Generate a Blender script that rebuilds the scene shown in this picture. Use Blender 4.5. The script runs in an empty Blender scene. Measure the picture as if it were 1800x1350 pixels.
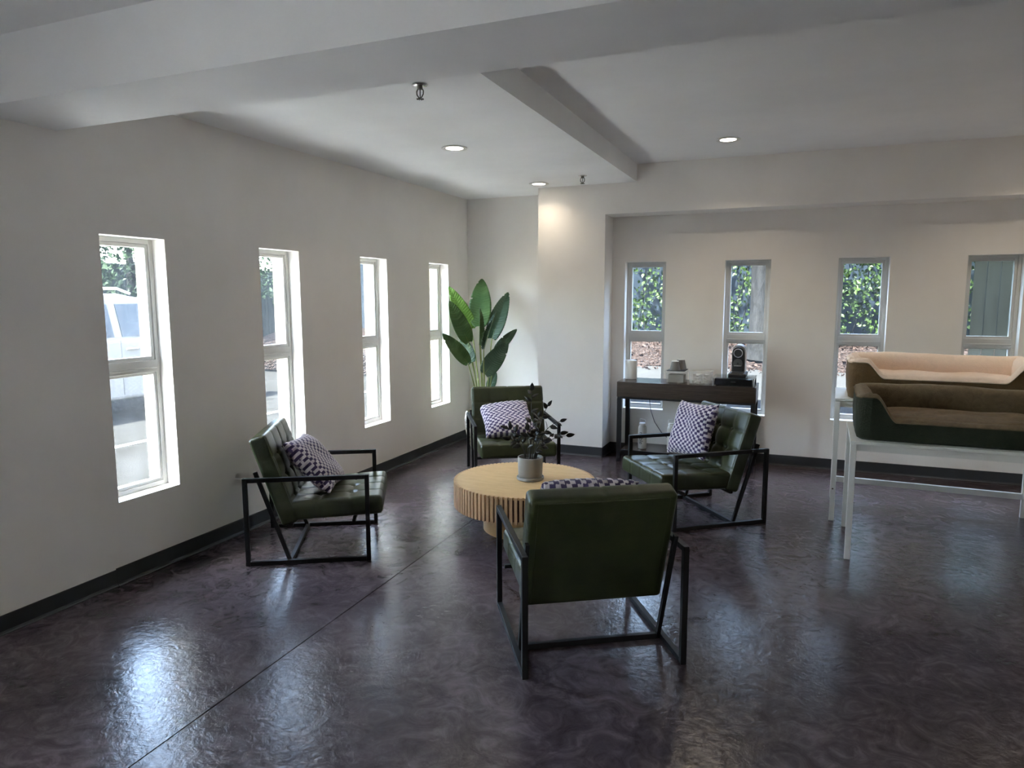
import bpy, bmesh, math, random
import numpy as np
from mathutils import Vector, Matrix
random.seed(7); np.random.seed(7)
sc = bpy.context.scene
COL = sc.collection
PI = math.pi

# ------------------------------------------------------------------ camera
F_PX, PITCH, ROLL, YAW, CAM_H = 1224.8, 7.1676, -0.1388, 22.399, 1.6
pi_, ro_, ya_ = map(math.radians, (PITCH, ROLL, YAW))
fw = Vector((-math.sin(ya_) * math.cos(pi_), math.cos(ya_) * math.cos(pi_), -math.sin(pi_)))
r_ = Vector((math.cos(ya_), math.sin(ya_), 0)); u_ = r_.cross(fw)
r2 = r_ * math.cos(ro_) + u_ * math.sin(ro_); u2 = -r_ * math.sin(ro_) + u_ * math.cos(ro_)
cam_d = bpy.data.cameras.new('camera'); cam = bpy.data.objects.new('camera', cam_d); COL.objects.link(cam)
cam.matrix_world = Matrix(((r2.x, u2.x, -fw.x, 0), (r2.y, u2.y, -fw.y, 0), (r2.z, u2.z, -fw.z, CAM_H), (0, 0, 0, 1)))
cam_d.sensor_width = 36; cam_d.lens = F_PX / 1800 * 36; cam_d.clip_start = 0.05; cam_d.clip_end = 300
sc.camera = cam

# ------------------------------------------------------------------ world, sun, exposure
SKY_STRENGTH, SUN_ENERGY, EXPOSURE = 2.7, 130.0, 1.8
LAMP_W, LAMP_HI = 0.58, 1.65       # watts: lamps in the low and in the raised ceiling
w = bpy.data.worlds.new('world'); sc.world = w; w.use_nodes = True
nt = w.node_tree; nt.nodes.clear()
sky = nt.nodes.new('ShaderNodeTexSky'); sky.sky_type = 'NISHITA'; sky.sun_disc = False
SUN_DIR = Vector((0.42, 0.75, -1.5)).normalized()            # the way the light travels
sky.sun_elevation = math.asin(-SUN_DIR.z); sky.sun_rotation = math.atan2(-SUN_DIR.x, -SUN_DIR.y)
sky.air_density = 1.0; sky.dust_density = 2.0
bg = nt.nodes.new('ShaderNodeBackground'); bg.inputs['Strength'].default_value = SKY_STRENGTH
wo = nt.nodes.new('ShaderNodeOutputWorld')
hs = nt.nodes.new('ShaderNodeHueSaturation'); hs.inputs['Saturation'].default_value = .8      # hazy summer sky
nt.links.new(sky.outputs[0], hs.inputs['Color']); nt.links.new(hs.outputs[0], bg.inputs[0]); nt.links.new(bg.outputs[0], wo.inputs[0])
sd = bpy.data.lights.new('sun', 'SUN'); sd.energy = SUN_ENERGY; sd.angle = math.radians(0.6); sd.color = (1, .96, .9)
so = bpy.data.objects.new('sun', sd); COL.objects.link(so); so.rotation_euler = SUN_DIR.to_track_quat('-Z', 'Y').to_euler()
so.location = (-10, -10, 12)
vs = sc.view_settings; vs.view_transform = 'Standard'; vs.look = 'None'; vs.exposure = EXPOSURE; vs.gamma = 1.0
vs.use_curve_mapping = False
cy = sc.cycles; cy.max_bounces = 9; cy.diffuse_bounces = 6; cy.adaptive_threshold = 0.04; cy.glossy_bounces = 4; cy.transparent_max_bounces = 12
cy.transmission_bounces = 6; cy.sample_clamp_indirect = 6.0; cy.caustics_reflective = False; cy.caustics_refractive = False
cy.use_denoising = True

# ------------------------------------------------------------------ helpers
def tag(o, label=None, cat=None, group=None, kind=None):
    if label: o['label'] = label
    if cat: o['category'] = cat
    if group: o['group'] = group
    if kind: o['kind'] = kind
    return o
def thing(name, label, cat, loc=(0, 0, 0), rotz=0.0, group=None):
    o = bpy.data.objects.new(name, None); COL.objects.link(o); o.empty_display_size = .1
    o.location = loc; o.rotation_euler = (0, 0, rotz)
    return tag(o, label, cat, group)
def copy_tree(o, parent=None):
    c = o.copy(); COL.objects.link(c); c.parent = parent
    for ch in list(o.children): copy_tree(ch, c)
    return c
class MB:
    def __init__(s): s.v = []; s.f = []; s.uv = {}
    def add(s, vs_, fs_):
        b = len(s.v); s.v += [tuple(p) for p in vs_]; s.f += [tuple(i + b for i in f) for f in fs_]; return s
    def box(s, x0, x1, y0, y1, z0, z1):
        return s.add([(x0, y0, z0), (x1, y0, z0), (x1, y1, z0), (x0, y1, z0), (x0, y0, z1), (x1, y0, z1), (x1, y1, z1), (x0, y1, z1)],
                     [(0, 3, 2, 1), (4, 5, 6, 7), (0, 1, 5, 4), (1, 2, 6, 5), (2, 3, 7, 6), (3, 0, 4, 7)])
    def cbox(s, c, d): return s.box(c[0] - d[0] / 2, c[0] + d[0] / 2, c[1] - d[1] / 2, c[1] + d[1] / 2, c[2] - d[2] / 2, c[2] + d[2] / 2)
    def bar(s, a, b, wd, ht, side=(1, 0, 0)):
        a, b = Vector(a), Vector(b); d = (b - a).normalized(); x = Vector(side); x = (x - d * x.dot(d)).normalized(); y = d.cross(x)
        q = []
        for p in (a, b):
            for i, j in ((-1, -1), (1, -1), (1, 1), (-1, 1)): q.append(p + x * i * wd / 2 + y * j * ht / 2)
        return s.add(q, [(0, 1, 2, 3), (7, 6, 5, 4), (0, 4, 5, 1), (1, 5, 6, 2), (2, 6, 7, 3), (3, 7, 4, 0)])
    def tube(s, pts, r, n=8, cap=True):
        pts = [Vector(p) for p in pts]; m = len(pts); rr = r if isinstance(r, (list, tuple)) else [r] * m
        vs_ = []; up = None
        for i, p in enumerate(pts):
            d = (pts[min(i + 1, m - 1)] - pts[max(i - 1, 0)]).normalized()
            if up is None: up = d.orthogonal().normalized()
            up = (up - d * up.dot(d)).normalized(); sd_ = d.cross(up)
            for k in range(n):
                a = 2 * PI * k / n; vs_.append(p + (up * math.cos(a) + sd_ * math.sin(a)) * rr[i])
        fs_ = [(i * n + k, i * n + (k + 1) % n, (i + 1) * n + (k + 1) % n, (i + 1) * n + k) for i in range(m - 1) for k in range(n)]
        if cap: fs_ += [tuple(range(n - 1, -1, -1)), tuple(range((m - 1) * n, m * n))]
        return s.add(vs_, fs_)
    def lathe(s, prof, n=32, c=(0, 0, 0), close=False):
        m = len(prof); vs_ = [(c[0] + r * math.cos(2 * PI * k / n), c[1] + r * math.sin(2 * PI * k / n), c[2] + z) for r, z in prof for k in range(n)]
        fs_ = [(i * n + k, i * n + (k + 1) % n, (i + 1) * n + (k + 1) % n, (i + 1) * n + k) for i in range(m - 1) for k in range(n)]
        if close: fs_ += [((m - 1) * n + k, (m - 1) * n + (k + 1) % n, (k + 1) % n, k) for k in range(n)]
        else:
            if prof[0][0] > 1e-6: fs_.append(tuple(range(n - 1, -1, -1)))
            if prof[-1][0] > 1e-6: fs_.append(tuple(range((m - 1) * n, m * n)))
        return s.add(vs_, fs_)
    def prism(s, poly, a0, a1, axis='x'):
        n = len(poly)
        P = (lambda p, t: (t, p[0], p[1])) if axis == 'x' else ((lambda p, t: (p[0], t, p[1])) if axis == 'y' else (lambda p, t: (p[0], p[1], t)))
        vs_ = [P(p, a0) for p in poly] + [P(p, a1) for p in poly]
        return s.add(vs_, [tuple(range(n)), tuple(range(2 * n - 1, n - 1, -1))] + [(i, n + i, n + (i + 1) % n, (i + 1) % n) for i in range(n)])
    def build(s, name, mat, parent=None, smooth=False, bevel=0, seg=2, merge=False):
        me = bpy.data.meshes.new(name); me.from_pydata(s.v, [], s.f)
        bm = bmesh.new(); bm.from_mesh(me)
        if merge: bmesh.ops.remove_doubles(bm, verts=bm.verts, dist=1e-5)
        bmesh.ops.recalc_face_normals(bm, faces=bm.faces); bm.to_mesh(me); bm.free()
        if smooth:
            for p in me.polygons: p.use_smooth = True
        me.materials.append(mat)
        o = bpy.data.objects.new(name, me); COL.objects.link(o); o.parent = parent
        if bevel:
            b = o.modifiers.new('bevel', 'BEVEL'); b.width = bevel; b.segments = seg; b.limit_method = 'ANGLE'
        if smooth:
            try: me.set_sharp_from_angle(angle=math.radians(40))
            except Exception: pass
        return o
def obj_from_mesh(name, me, parent=None):
    o = bpy.data.objects.new(name, me); COL.objects.link(o); o.parent = parent; return o
def struct(o): return tag(o, kind='structure')

# ------------------------------------------------------------------ materials
def new_mat(name):
    m = bpy.data.materials.new(name); m.use_nodes = True; t = m.node_tree
    return m, t, t.nodes['Principled BSDF']
def nd(t, ty, **kw):
    n = t.nodes.new(ty)
    for k, v in kw.items(): setattr(n, k, v)
    return n
def coords(t, scale=(1, 1, 1), kind='Object', rot=(0, 0, 0)):
    c = nd(t, 'ShaderNodeTexCoord'); mp = nd(t, 'ShaderNodeMapping'); mp.inputs['Scale'].default_value = scale; mp.inputs['Rotation'].default_value = rot
    t.links.new(c.outputs[kind], mp.inputs[0]); return mp.outputs[0]
def noise(t, vec, scale, detail=3, rough=.55, dist=0):
    n = nd(t, 'ShaderNodeTexNoise'); n.inputs['Scale'].default_value = scale; n.inputs['Detail'].default_value = detail
    n.inputs['Roughness'].default_value = rough; n.inputs['Distortion'].default_value = dist; t.links.new(vec, n.inputs['Vector']); return n
def ramp(t, fac, stops):
    r = nd(t, 'ShaderNodeValToRGB'); el = r.color_ramp.elements
    el[0].position, el[0].color = stops[0][0], (*stops[0][1], 1); el[1].position, el[1].color = stops[-1][0], (*stops[-1][1], 1)
    for p, c in stops[1:-1]: e = el.new(p); e.color = (*c, 1)
    t.links.new(fac, r.inputs[0]); return r.outputs[0]
def bump(t, b, h, strength, dist=.002):
    n = nd(t, 'ShaderNodeBump'); n.inputs['Strength'].default_value = strength; n.inputs['Distance'].default_value = dist
    t.links.new(h, n.inputs['Height']); t.links.new(n.outputs[0], b.inputs['Normal']); return n
def mat(name, col, rough=.5, metal=0, spec=.5, bscale=0, bstr=.2, bdist=.002, var=0, vscale=6, sheen=0, coat=0, trans=0, ior=1.5, stretch=(1, 1, 1)):
    m, t, b = new_mat(name)
    b.inputs['Base Color'].default_value = (*col, 1); b.inputs['Roughness'].default_value = rough; b.inputs['Metallic'].default_value = metal
    b.inputs['Specular IOR Level'].default_value = spec; b.inputs['Sheen Weight'].default_value = sheen; b.inputs['Coat Weight'].default_value = coat
    b.inputs['Transmission Weight'].default_value = trans; b.inputs['IOR'].default_value = ior
    v = coords(t, stretch)
    n = noise(t, v, vscale, 4)
    k = max(var, .04)
    t.links.new(ramp(t, n.outputs[0], [(.3, tuple(c * (1 - k) for c in col)), (.7, tuple(min(1, c * (1 + k)) for c in col))]), b.inputs['Base Color'])
    if bscale: bump(t, b, noise(t, v, bscale, 4).outputs[0], bstr, bdist)
    return m

M = {}
M['wall'] = mat('wall_paint', (.88, .847, .805), .75, spec=.3, bscale=180, bstr=.12, bdist=.001, var=.01, vscale=1.5)
M['ceil'] = mat('ceiling_paint', (.90, .90, .895), .8, spec=.3, bscale=120, bstr=.1, bdist=.001, var=.01, vscale=1.5)
M['base'] = mat('rubber_base', (.035, .037, .04), .5, bscale=60, bstr=.05)
M['vinyl'] = mat('window_vinyl', (.60, .585, .55), .45, var=.03)
M['metal_black'] = mat('black_powder_coat', (.009, .009, .010), .5, spec=.35, bscale=300, bstr=.08, bdist=.0005)
M['white_metal'] = mat('white_powder_coat', (.72, .71, .67), .4, var=.02)
M['cream_out'] = mat('exterior_trim', (.20, .18, .135), .7, spec=0.02, var=.03)
M['stucco'] = mat('exterior_stucco', (.55, .52, .46), .9, bscale=40, bstr=.4)
M['chrome'] = mat('chrome', (.75, .75, .77), .15, metal=1)
M['silver'] = mat('silver_plastic', (.42, .42, .44), .28, metal=.8)
M['graphite'] = mat('graphite_plastic', (.07, .07, .072), .35)
M['black_gloss'] = mat('black_gloss', (.012, .012, .014), .12)
M['black_matte'] = mat('black_matte', (.02, .02, .022), .5)
M['white_plastic'] = mat('white_plastic', (.74, .73, .70), .35)
M['grey_ceramic'] = mat('grey_ceramic', (.30, .295, .275), .55, bscale=200, bstr=.1, var=.05)
M['soil'] = mat('soil', (.03, .022, .016), .95, bscale=60, bstr=.8, bdist=.01, var=.4, vscale=40)
M['paper_cup'] = mat('grey_paper_cup', (.15, .145, .135), .7)
M['grey_card'] = mat('grey_card', (.22, .21, .19), .8)
M['bottle'] = mat('bottle_white', (.66, .65, .60), .4)
M['ink'] = mat('ink', (.02, .02, .02), .6)
M['rubber'] = mat('tyre', (.015, .015, .016), .8)
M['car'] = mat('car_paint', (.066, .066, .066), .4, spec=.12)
M['car_glass'] = mat('car_glass', (.012, .014, .017), .1, spec=.15)
M['headlamp'] = mat('headlamp', (.6, .62, .65), .1)
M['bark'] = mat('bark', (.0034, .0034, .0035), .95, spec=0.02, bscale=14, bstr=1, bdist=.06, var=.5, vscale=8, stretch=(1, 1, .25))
M['sprinkler'] = mat('sprinkler_metal', (.12, .11, .09), .35, metal=.9)
M['stem'] = mat('petiole', (.22, .26, .07), .5, var=.2, vscale=20)
M['zz_stem'] = mat('zz_stem', (.035, .035, .028), .5, var=.2)
M['zz_leaf'] = mat('zz_leaf', (.009, .010, .008), .35, var=.3, vscale=30)
M['cord'] = mat('cord', (.05, .05, .05), .5)

def floor_mat():
    m, t, b = new_mat('stained_concrete')
    v = coords(t)
    n1 = noise(t, v, 1.1, 6, .6, 1.2); n2 = noise(t, v, 7, 5, .65, 2.0); n3 = noise(t, v, 26, 4, .6, 1.5)
    mx = nd(t, 'ShaderNodeMix', data_type='FLOAT'); mx.inputs[0].default_value = .52
    t.links.new(n1.outputs[0], mx.inputs[2]); t.links.new(n2.outputs[0], mx.inputs[3])
    c = ramp(t, mx.outputs[0], [(.36, (.038, .028, .032)), (.5, (.078, .060, .068)), (.64, (.135, .108, .122))])
    t.links.new(c, b.inputs['Base Color'])
    r = nd(t, 'ShaderNodeMapRange'); r.inputs['To Min'].default_value = .13; r.inputs['To Max'].default_value = .26
    t.links.new(n2.outputs[0], r.inputs[0]); t.links.new(r.outputs[0], b.inputs['Roughness'])
    m2 = nd(t, 'ShaderNodeMix', data_type='FLOAT'); m2.inputs[0].default_value = .5
    t.links.new(noise(t, v, 9, 3, .5, 3.0).outputs[0], m2.inputs[2]); t.links.new(n3.outputs[0], m2.inputs[3])
    bump(t, b, m2.outputs[0], .42, .006)
    b.inputs['Specular IOR Level'].default_value = .33
    return m
M['floor'] = floor_mat()

def leather_mat():
    m, t, b = new_mat('green_leather')
    v = coords(t)
    n = noise(t, v, 9, 4)
    t.links.new(ramp(t, n.outputs[0], [(.3, (.024, .030, .011)), (.7, (.040, .047, .017))]), b.inputs['Base Color'])
    b.inputs['Roughness'].default_value = .30; b.inputs['Specular IOR Level'].default_value = .5
    vo = nd(t, 'ShaderNodeTexVoronoi'); vo.inputs['Scale'].default_value = 220; t.links.new(v, vo.inputs['Vector'])
    mx = nd(t, 'ShaderNodeMath', operation='ADD'); t.links.new(vo.outputs['Distance'], mx.inputs[0]); t.links.new(noise(t, v, 14, 3, .6, 1).outputs[0], mx.inputs[1])
    bump(t, b, mx.outputs[0], .22, .0025)
    return m
M['leather'] = leather_mat()

NU, NV = 18, 22
def knit_mat():
    m, t, b = new_mat('purple_check_knit')
    uvn = nd(t, 'ShaderNodeTexCoord'); sp = nd(t, 'ShaderNodeSeparateXYZ')
    nz = nd(t, 'ShaderNodeTexNoise'); nz.inputs['Scale'].default_value = 60; t.links.new(uvn.outputs['UV'], nz.inputs['Vector'])
    mxv = nd(t, 'ShaderNodeVectorMath', operation='MULTIPLY_ADD'); mxv.inputs[1].default_value = (.012, .012, 0)
    t.links.new(nz.outputs['Color'], mxv.inputs[0]); t.links.new(uvn.outputs['UV'], mxv.inputs[2]); t.links.new(mxv.outputs[0], sp.inputs[0])
    def mth(op, a, c=None):
        n = nd(t, 'ShaderNodeMath', operation=op)
        for i, q in enumerate((a, c)):
            if q is None: continue
            if isinstance(q, (int, float)): n.inputs[i].default_value = q
            else: t.links.new(q, n.inputs[i])
        return n.outputs[0]
    fv = mth('FLOOR', mth('MULTIPLY', sp.outputs[1], NV))
    sh = mth('MULTIPLY', mth('SINE', mth('MULTIPLY', fv, 1.3)), .22)
    fu = mth('FLOOR', mth('ADD', mth('MULTIPLY', sp.outputs[0], NU), sh))
    par = mth('MODULO', mth('ADD', mth('ADD', fu, fv), 200), 2.0)
    c = ramp(t, par, [(.45, (.68, .61, .66)), (.55, (.058, .038, .125))])
    t.links.new(c, b.inputs['Base Color']); b.inputs['Roughness'].default_value = .95; b.inputs['Sheen Weight'].default_value = .3
    bump(t, b, noise(t, coords(t), 160, 3).outputs[0], .5, .004)
    return m
M['knit'] = knit_mat()

def wood_mat(name, cols, rough, stretch, scale=6, rotz=0):
    m, t, b = new_mat(name)
    v = coords(t, stretch, rot=(0, 0, rotz))
    n = noise(t, v, scale, 6, .65, .6); n2 = noise(t, v, scale * 6, 4, .6, .3)
    mx = nd(t, 'ShaderNodeMix', data_type='FLOAT'); mx.inputs[0].default_value = .35
    t.links.new(n.outputs[0], mx.inputs[2]); t.links.new(n2.outputs[0], mx.inputs[3])
    t.links.new(ramp(t, mx.outputs[0], [(.3, cols[0]), (.5, cols[1]), (.7, cols[2])]), b.inputs['Base Color'])
    b.inputs['Roughness'].default_value = rough
    bump(t, b, n2.outputs[0], .1, .001)
    return m
M['walnut'] = wood_mat('walnut_laminate', [(.024, .016, .012), (.046, .032, .024), (.078, .056, .042)], .25, (.5, 4, 9))
M['oak'] = wood_mat('oak_veneer', [(.52, .32, .13), (.63, .41, .185), (.71, .49, .25)], .42, (1.2, 7, 1), 4, .5)
M['oak_slat'] = wood_mat('oak_slat', [(.48, .29, .15), (.58, .37, .20), (.66, .44, .25)], .5, (8, 8, 1.2), 5)
M['oak_dark'] = mat('table_core_wood', (.075, .030, .014), .8, var=.2)

def plush(name, col, dark=.7, sheen=.4):
    m, t, b = new_mat(name)
    v = coords(t); n = noise(t, v, 16, 5, .65, 1.5)
    t.links.new(ramp(t, n.outputs[0], [(.3, tuple(c * dark for c in col)), (.65, col)]), b.inputs['Base Color'])
    b.inputs['Roughness'].default_value = .95; b.inputs['Sheen Weight'].default_value = sheen
    bump(t, b, noise(t, v, 120, 4, .7).outputs[0], .6, .006)
    return m
M['plush_cream'] = plush('cream_plush', (.92, .74, .61), .92, .2)
M['plush_tan'] = plush('tan_plush', (.185, .130, .070), .62, .08)
M['velvet_green'] = plush('green_velvet', (.020, .025, .011), .6, .06)
M['fabric_brown'] = plush('brown_fabric', (.13, .075, .028), .75, .1)

def glass_mat(name, dirt, dirt_col=(.8, .85, .86), streak=False, tint=(.95, .98, .97)):
    m = bpy.data.materials.new(name); m.use_nodes = True; t = m.node_tree; t.nodes.clear()
    out = nd(t, 'ShaderNodeOutputMaterial'); tr = nd(t, 'ShaderNodeBsdfTransparent'); gl = nd(t, 'ShaderNodeBsdfGlossy'); gl.inputs['Roughness'].default_value = .03
    tr.inputs[0].default_value = (*tint, 1)
    lw = nd(t, 'ShaderNodeLayerWeight'); lw.inputs[0].default_value = .5
    pw = nd(t, 'ShaderNodeMath', operation='POWER'); pw.inputs[1].default_value = 5; t.links.new(lw.outputs['Facing'], pw.inputs[0])
    fr = nd(t, 'ShaderNodeMath', operation='MULTIPLY_ADD'); fr.inputs[1].default_value = .9; fr.inputs[2].default_value = .035; t.links.new(pw.outputs[0], fr.inputs[0])
    mx = nd(t, 'ShaderNodeMixShader'); t.links.new(fr.outputs[0], mx.inputs[0]); t.links.new(tr.outputs[0], mx.inputs[1]); t.links.new(gl.outputs[0], mx.inputs[2])
    df = nd(t, 'ShaderNodeBsdfTranslucent'); df.inputs[0].default_value = (*dirt_col, 1)
    m2 = nd(t, 'ShaderNodeMixShader'); v = coords(t, (14, 14, 1.2) if streak else (4, 4, 3)); n = noise(t, v, 2.5, 5, .6)
    mr = nd(t, 'ShaderNodeMapRange'); mr.inputs['From Min'].default_value = .3; mr.inputs['From Max'].default_value = .75; mr.inputs['To Min'].default_value = dirt * .4; mr.inputs['To Max'].default_value = dirt * 1.6
    t.links.new(n.outputs[0], mr.inputs[0]); t.links.new(mr.outputs[0], m2.inputs[0]); t.links.new(mx.outputs[0], m2.inputs[1]); t.links.new(df.outputs[0], m2.inputs[2])
    t.links.new(m2.outputs[0], out.inputs[0]); return m
M['glass'] = glass_mat('window_glass', .008, tint=(.84, .88, .88))
M['glass_clear'] = glass_mat('storefront_glass', .01)
M['glass_dirty'] = glass_mat('dirty_window_glass', .012, (.6, .62, .55), streak=True, tint=(.62, .66, .64))
def milky(name, k, col):
    m = bpy.data.materials.new(name); m.use_nodes = True; t = m.node_tree; t.nodes.clear()
    out = nd(t, 'ShaderNodeOutputMaterial'); tr = nd(t, 'ShaderNodeBsdfTransparent'); b = nd(t, 'ShaderNodeBsdfPrincipled'); b.inputs['Base Color'].default_value = (*col, 1); b.inputs['Roughness'].default_value = .25
    mx = nd(t, 'ShaderNodeMixShader'); n = noise(t, coords(t), 20, 2); mr = nd(t, 'ShaderNodeMapRange'); mr.inputs['To Min'].default_value = k - .04; mr.inputs['To Max'].default_value = k + .04
    t.links.new(n.outputs[0], mr.inputs[0]); t.links.new(mr.outputs[0], mx.inputs[0]); t.links.new(tr.outputs[0], mx.inputs[1]); t.links.new(b.outputs[0], mx.inputs[2]); t.links.new(mx.outputs[0], out.inputs[0]); return m
M['clear_plastic'] = milky('clear_plastic', .15, (.80, .77, .70))
M['milky_plastic'] = milky('milky_plastic', .24, (.85, .82, .75))
M['clear_glass'] = glass_mat('clear_tray_glass', .05)

def leaf_mat(name, c0, c1, rough=.4, trans=.25, scale=3, spec=.5):
    m, t, b = new_mat(name)
    v = coords(t); n = noise(t, v, scale, 3)
    col = ramp(t, n.outputs[0], [(.3, c0), (.7, c1)]); t.links.new(col, b.inputs['Base Color']); b.inputs['Roughness'].default_value = rough; b.inputs['Specular IOR Level'].default_value = spec
    tl = nd(t, 'ShaderNodeBsdfTranslucent'); t.links.new(col, tl.inputs[0]); mx = nd(t, 'ShaderNodeMixShader'); mx.inputs[0].default_value = trans
    t.links.new(b.outputs[0], mx.inputs[1]); t.links.new(tl.outputs[0], mx.inputs[2]); t.links.new(mx.outputs[0], t.nodes['Material Output'].inputs[0]); return m
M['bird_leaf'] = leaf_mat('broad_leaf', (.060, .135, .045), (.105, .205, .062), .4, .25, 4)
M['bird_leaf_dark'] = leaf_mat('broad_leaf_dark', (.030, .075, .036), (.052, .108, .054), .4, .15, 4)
M['bird_leaf_lit'] = leaf_mat('broad_leaf_lit', (.17, .36, .06), (.26, .46, .10), .42, .35, 4)  # window light on the left leaf put into its brighter green
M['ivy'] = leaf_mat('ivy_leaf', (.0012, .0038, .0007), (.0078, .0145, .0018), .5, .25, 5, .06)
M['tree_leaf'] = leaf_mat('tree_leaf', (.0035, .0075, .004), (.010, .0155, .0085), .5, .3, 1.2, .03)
def glow(name, col, s):
    m = bpy.data.materials.new(name); m.use_nodes = True; t = m.node_tree; t.nodes.clear(); e = nd(t, 'ShaderNodeEmission'); e.inputs[0].default_value = (*col, 1); e.inputs[1].default_value = s
    o = nd(t, 'ShaderNodeOutputMaterial'); t.links.new(e.outputs[0], o.inputs[0]); return m
M['lamp'] = glow('lamp_diffuser', (1, .90, .74), 6.0)
def litter():
    m, t, b = new_mat('leaf_litter'); v = coords(t)
    vo = nd(t, 'ShaderNodeTexVoronoi'); vo.inputs['Scale'].default_value = 26; t.links.new(v, vo.inputs['Vector'])
    t.links.new(ramp(t, vo.outputs['Color'], [(.1, (.002, .0013, .0012)), (.5, (.0048, .003, .0026)), (.9, (.0105, .0078, .0072))]), b.inputs['Base Color']); b.inputs['Roughness'].default_value = .9; b.inputs['Specular IOR Level'].default_value = .03
    bump(t, b, vo.outputs['Distance'], 1, .05); return m
M['litter'] = litter()
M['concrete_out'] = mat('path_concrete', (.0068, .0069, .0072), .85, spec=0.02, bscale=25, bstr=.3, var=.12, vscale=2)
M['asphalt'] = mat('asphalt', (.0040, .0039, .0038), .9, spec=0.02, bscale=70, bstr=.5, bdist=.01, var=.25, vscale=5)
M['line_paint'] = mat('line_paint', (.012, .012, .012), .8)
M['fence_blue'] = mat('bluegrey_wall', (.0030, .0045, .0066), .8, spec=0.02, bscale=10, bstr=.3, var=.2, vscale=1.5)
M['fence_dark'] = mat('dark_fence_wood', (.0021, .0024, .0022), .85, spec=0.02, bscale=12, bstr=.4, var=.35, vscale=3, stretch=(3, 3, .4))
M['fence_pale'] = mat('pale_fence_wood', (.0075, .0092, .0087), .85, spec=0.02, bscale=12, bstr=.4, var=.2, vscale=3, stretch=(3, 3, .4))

# ------------------------------------------------------------------ room shell
XL, YB, YP, YW = -3.46, 7.1065, 6.650, 6.960
XP, XPR, XS = -2.454, -1.770, -1.471
ZC, ZH, ZB, ZNC, ZS = 2.662, 2.822, 2.4216, 2.694, 2.378
YBN, YBF = 2.0335, 2.4579
XR, YN, ZT, OUT = 2.7, -1.3, 3.3, 0.22
WZ0, WZ1 = 0.465, 1.936
LW = [(2.648, 3.063), (3.838, 4.250), (5.035, 5.446), (6.225, 6.636)]
RW = [(-1.640, -1.235), (-0.680, -0.271), (0.296, 0.706), (1.284, 1.690)]
GL = (-.75, -.2, .06, 2.2)          # storefront glazing in the left wall, behind the camera's view

def wall_with_holes(mb, holes, a0, a1, t0, t1, axis):
    def bx(s0, s1, z0, z1):
        if axis == 'y': mb.box(t0, t1, s0, s1, z0, z1)
        else: mb.box(s0, s1, t0, t1, z0, z1)
    cur = a0
    for (s0, s1, z0, z1) in holes:
        bx(cur, s0, -.3, ZT); bx(s0, s1, -.3, z0); bx(s0, s1, z1, ZT); cur = s1
    bx(cur, a1, -.3, ZT)
m = MB(); wall_with_holes(m, [GL] + [(a, b, WZ0, WZ1) for a, b in LW], YN, YB + .3, XL - OUT, XL, 'y'); struct(m.build('wall_left', M['wall']))
m = MB(); m.box(XL, XP, YB, YB + .3, -.3, ZT); struct(m.build('wall_back', M['wall']))
m = MB(); m.box(XP, XPR, YP, YB + .3, -.3, ZT); struct(m.build('wall_pillar', M['wall']))
m = MB(); wall_with_holes(m, [(a, b, WZ0, WZ1) for a, b in RW], XPR, XR + .3, YW, YW + OUT, 'x'); struct(m.build('wall_recess', M['wall']))
m = MB(); m.box(XPR, XR, YP, YW, ZS, ZT); struct(m.build('wall_header', M['wall']))
m = MB(); m.box(XR, XR + .3, YN, YW, -.3, ZT); struct(m.build('wall_right', M['wall']))
m = MB(); m.box(XL - OUT, XR + .3, YN - .3, YN, -.3, ZT); struct(m.build('wall_near', M['wall']))
m = MB(); m.box(XL, XS, YBF, YB, ZC, ZT); m.box(XS, XR, YBF, YP, ZH, ZT); m.box(XL, XR, YN, YBN, ZNC, ZT); struct(m.build('ceiling', M['ceil']))
m = MB(); m.box(XL, XR, YBN, YBF, ZB, ZT); struct(m.build('ceiling_beam', M['ceil'])).name = 'trim_1'
# floor: two slabs with a saw-cut joint between
def jx(y): return -2.030 - .0215 * (y - 0.2)
m = MB(); y0, y1 = YN, YB
m.prism([(XL, y0), (jx(y0) - .003, y0), (jx(y1) - .003, y1), (XL, y1)], -.2, 0, 'z')
m.prism([(jx(y0) + .003, y0), (XR, y0), (XR, YP), (XR, y1), (jx(y1) + .003, y1)], -.2, 0, 'z')
m.prism([(jx(y0) - .003, y0), (jx(y0) + .003, y0), (jx(y1) + .003, y1), (jx(y1) - .003, y1)], -.2, -.006, 'z')
struct(m.build('floor', M['floor']))
# cove bases: profile (depth from wall, height)
COVE = [(0, 0), (.016, 0), (.016, .003), (.010, .008), (.006, .018), (.005, .096), (.003, .1), (0, .1)]
def cove(name, a, b, nrm, h=.1, dz=1.0):
    a, b, nrm = Vector((*a, 0)), Vector((*b, 0)), Vector((*nrm, 0)); n = len(COVE)
    vs_ = [p + nrm * d * dz + Vector((0, 0, z * h / .1)) for p in (a, b) for d, z in COVE]
    mb = MB(); mb.add(vs_, [tuple(range(n)), tuple(range(2 * n - 1, n - 1, -1))] + [(i, (i + 1) % n, n + (i + 1) % n, n + i) for i in range(n)])
    return struct(mb.build(name, M['base']))
cove('baseboard_left', (XL, 2.60), (XL, YB), (1, 0), .101, 1.2)
cove('baseboard_left_near', (XL, -.2), (XL, 2.60), (1, 0), .094, .8)
cove('baseboard_back', (XL, YB), (XP, YB), (0, -1))
cove('baseboard_pillar_side', (XP, YB), (XP, YP), (-1, 0))
cove('baseboard_pillar', (XP, YP), (XPR, YP), (0, -1))
cove('baseboard_recess_side', (XPR, YP), (XPR, YW), (1, 0))
cove('baseboard_recess', (XPR, YW), (XR, YW), (0, -1))
cove('baseboard_right', (XR, YW), (XR, YN), (-1, 0))

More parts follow.
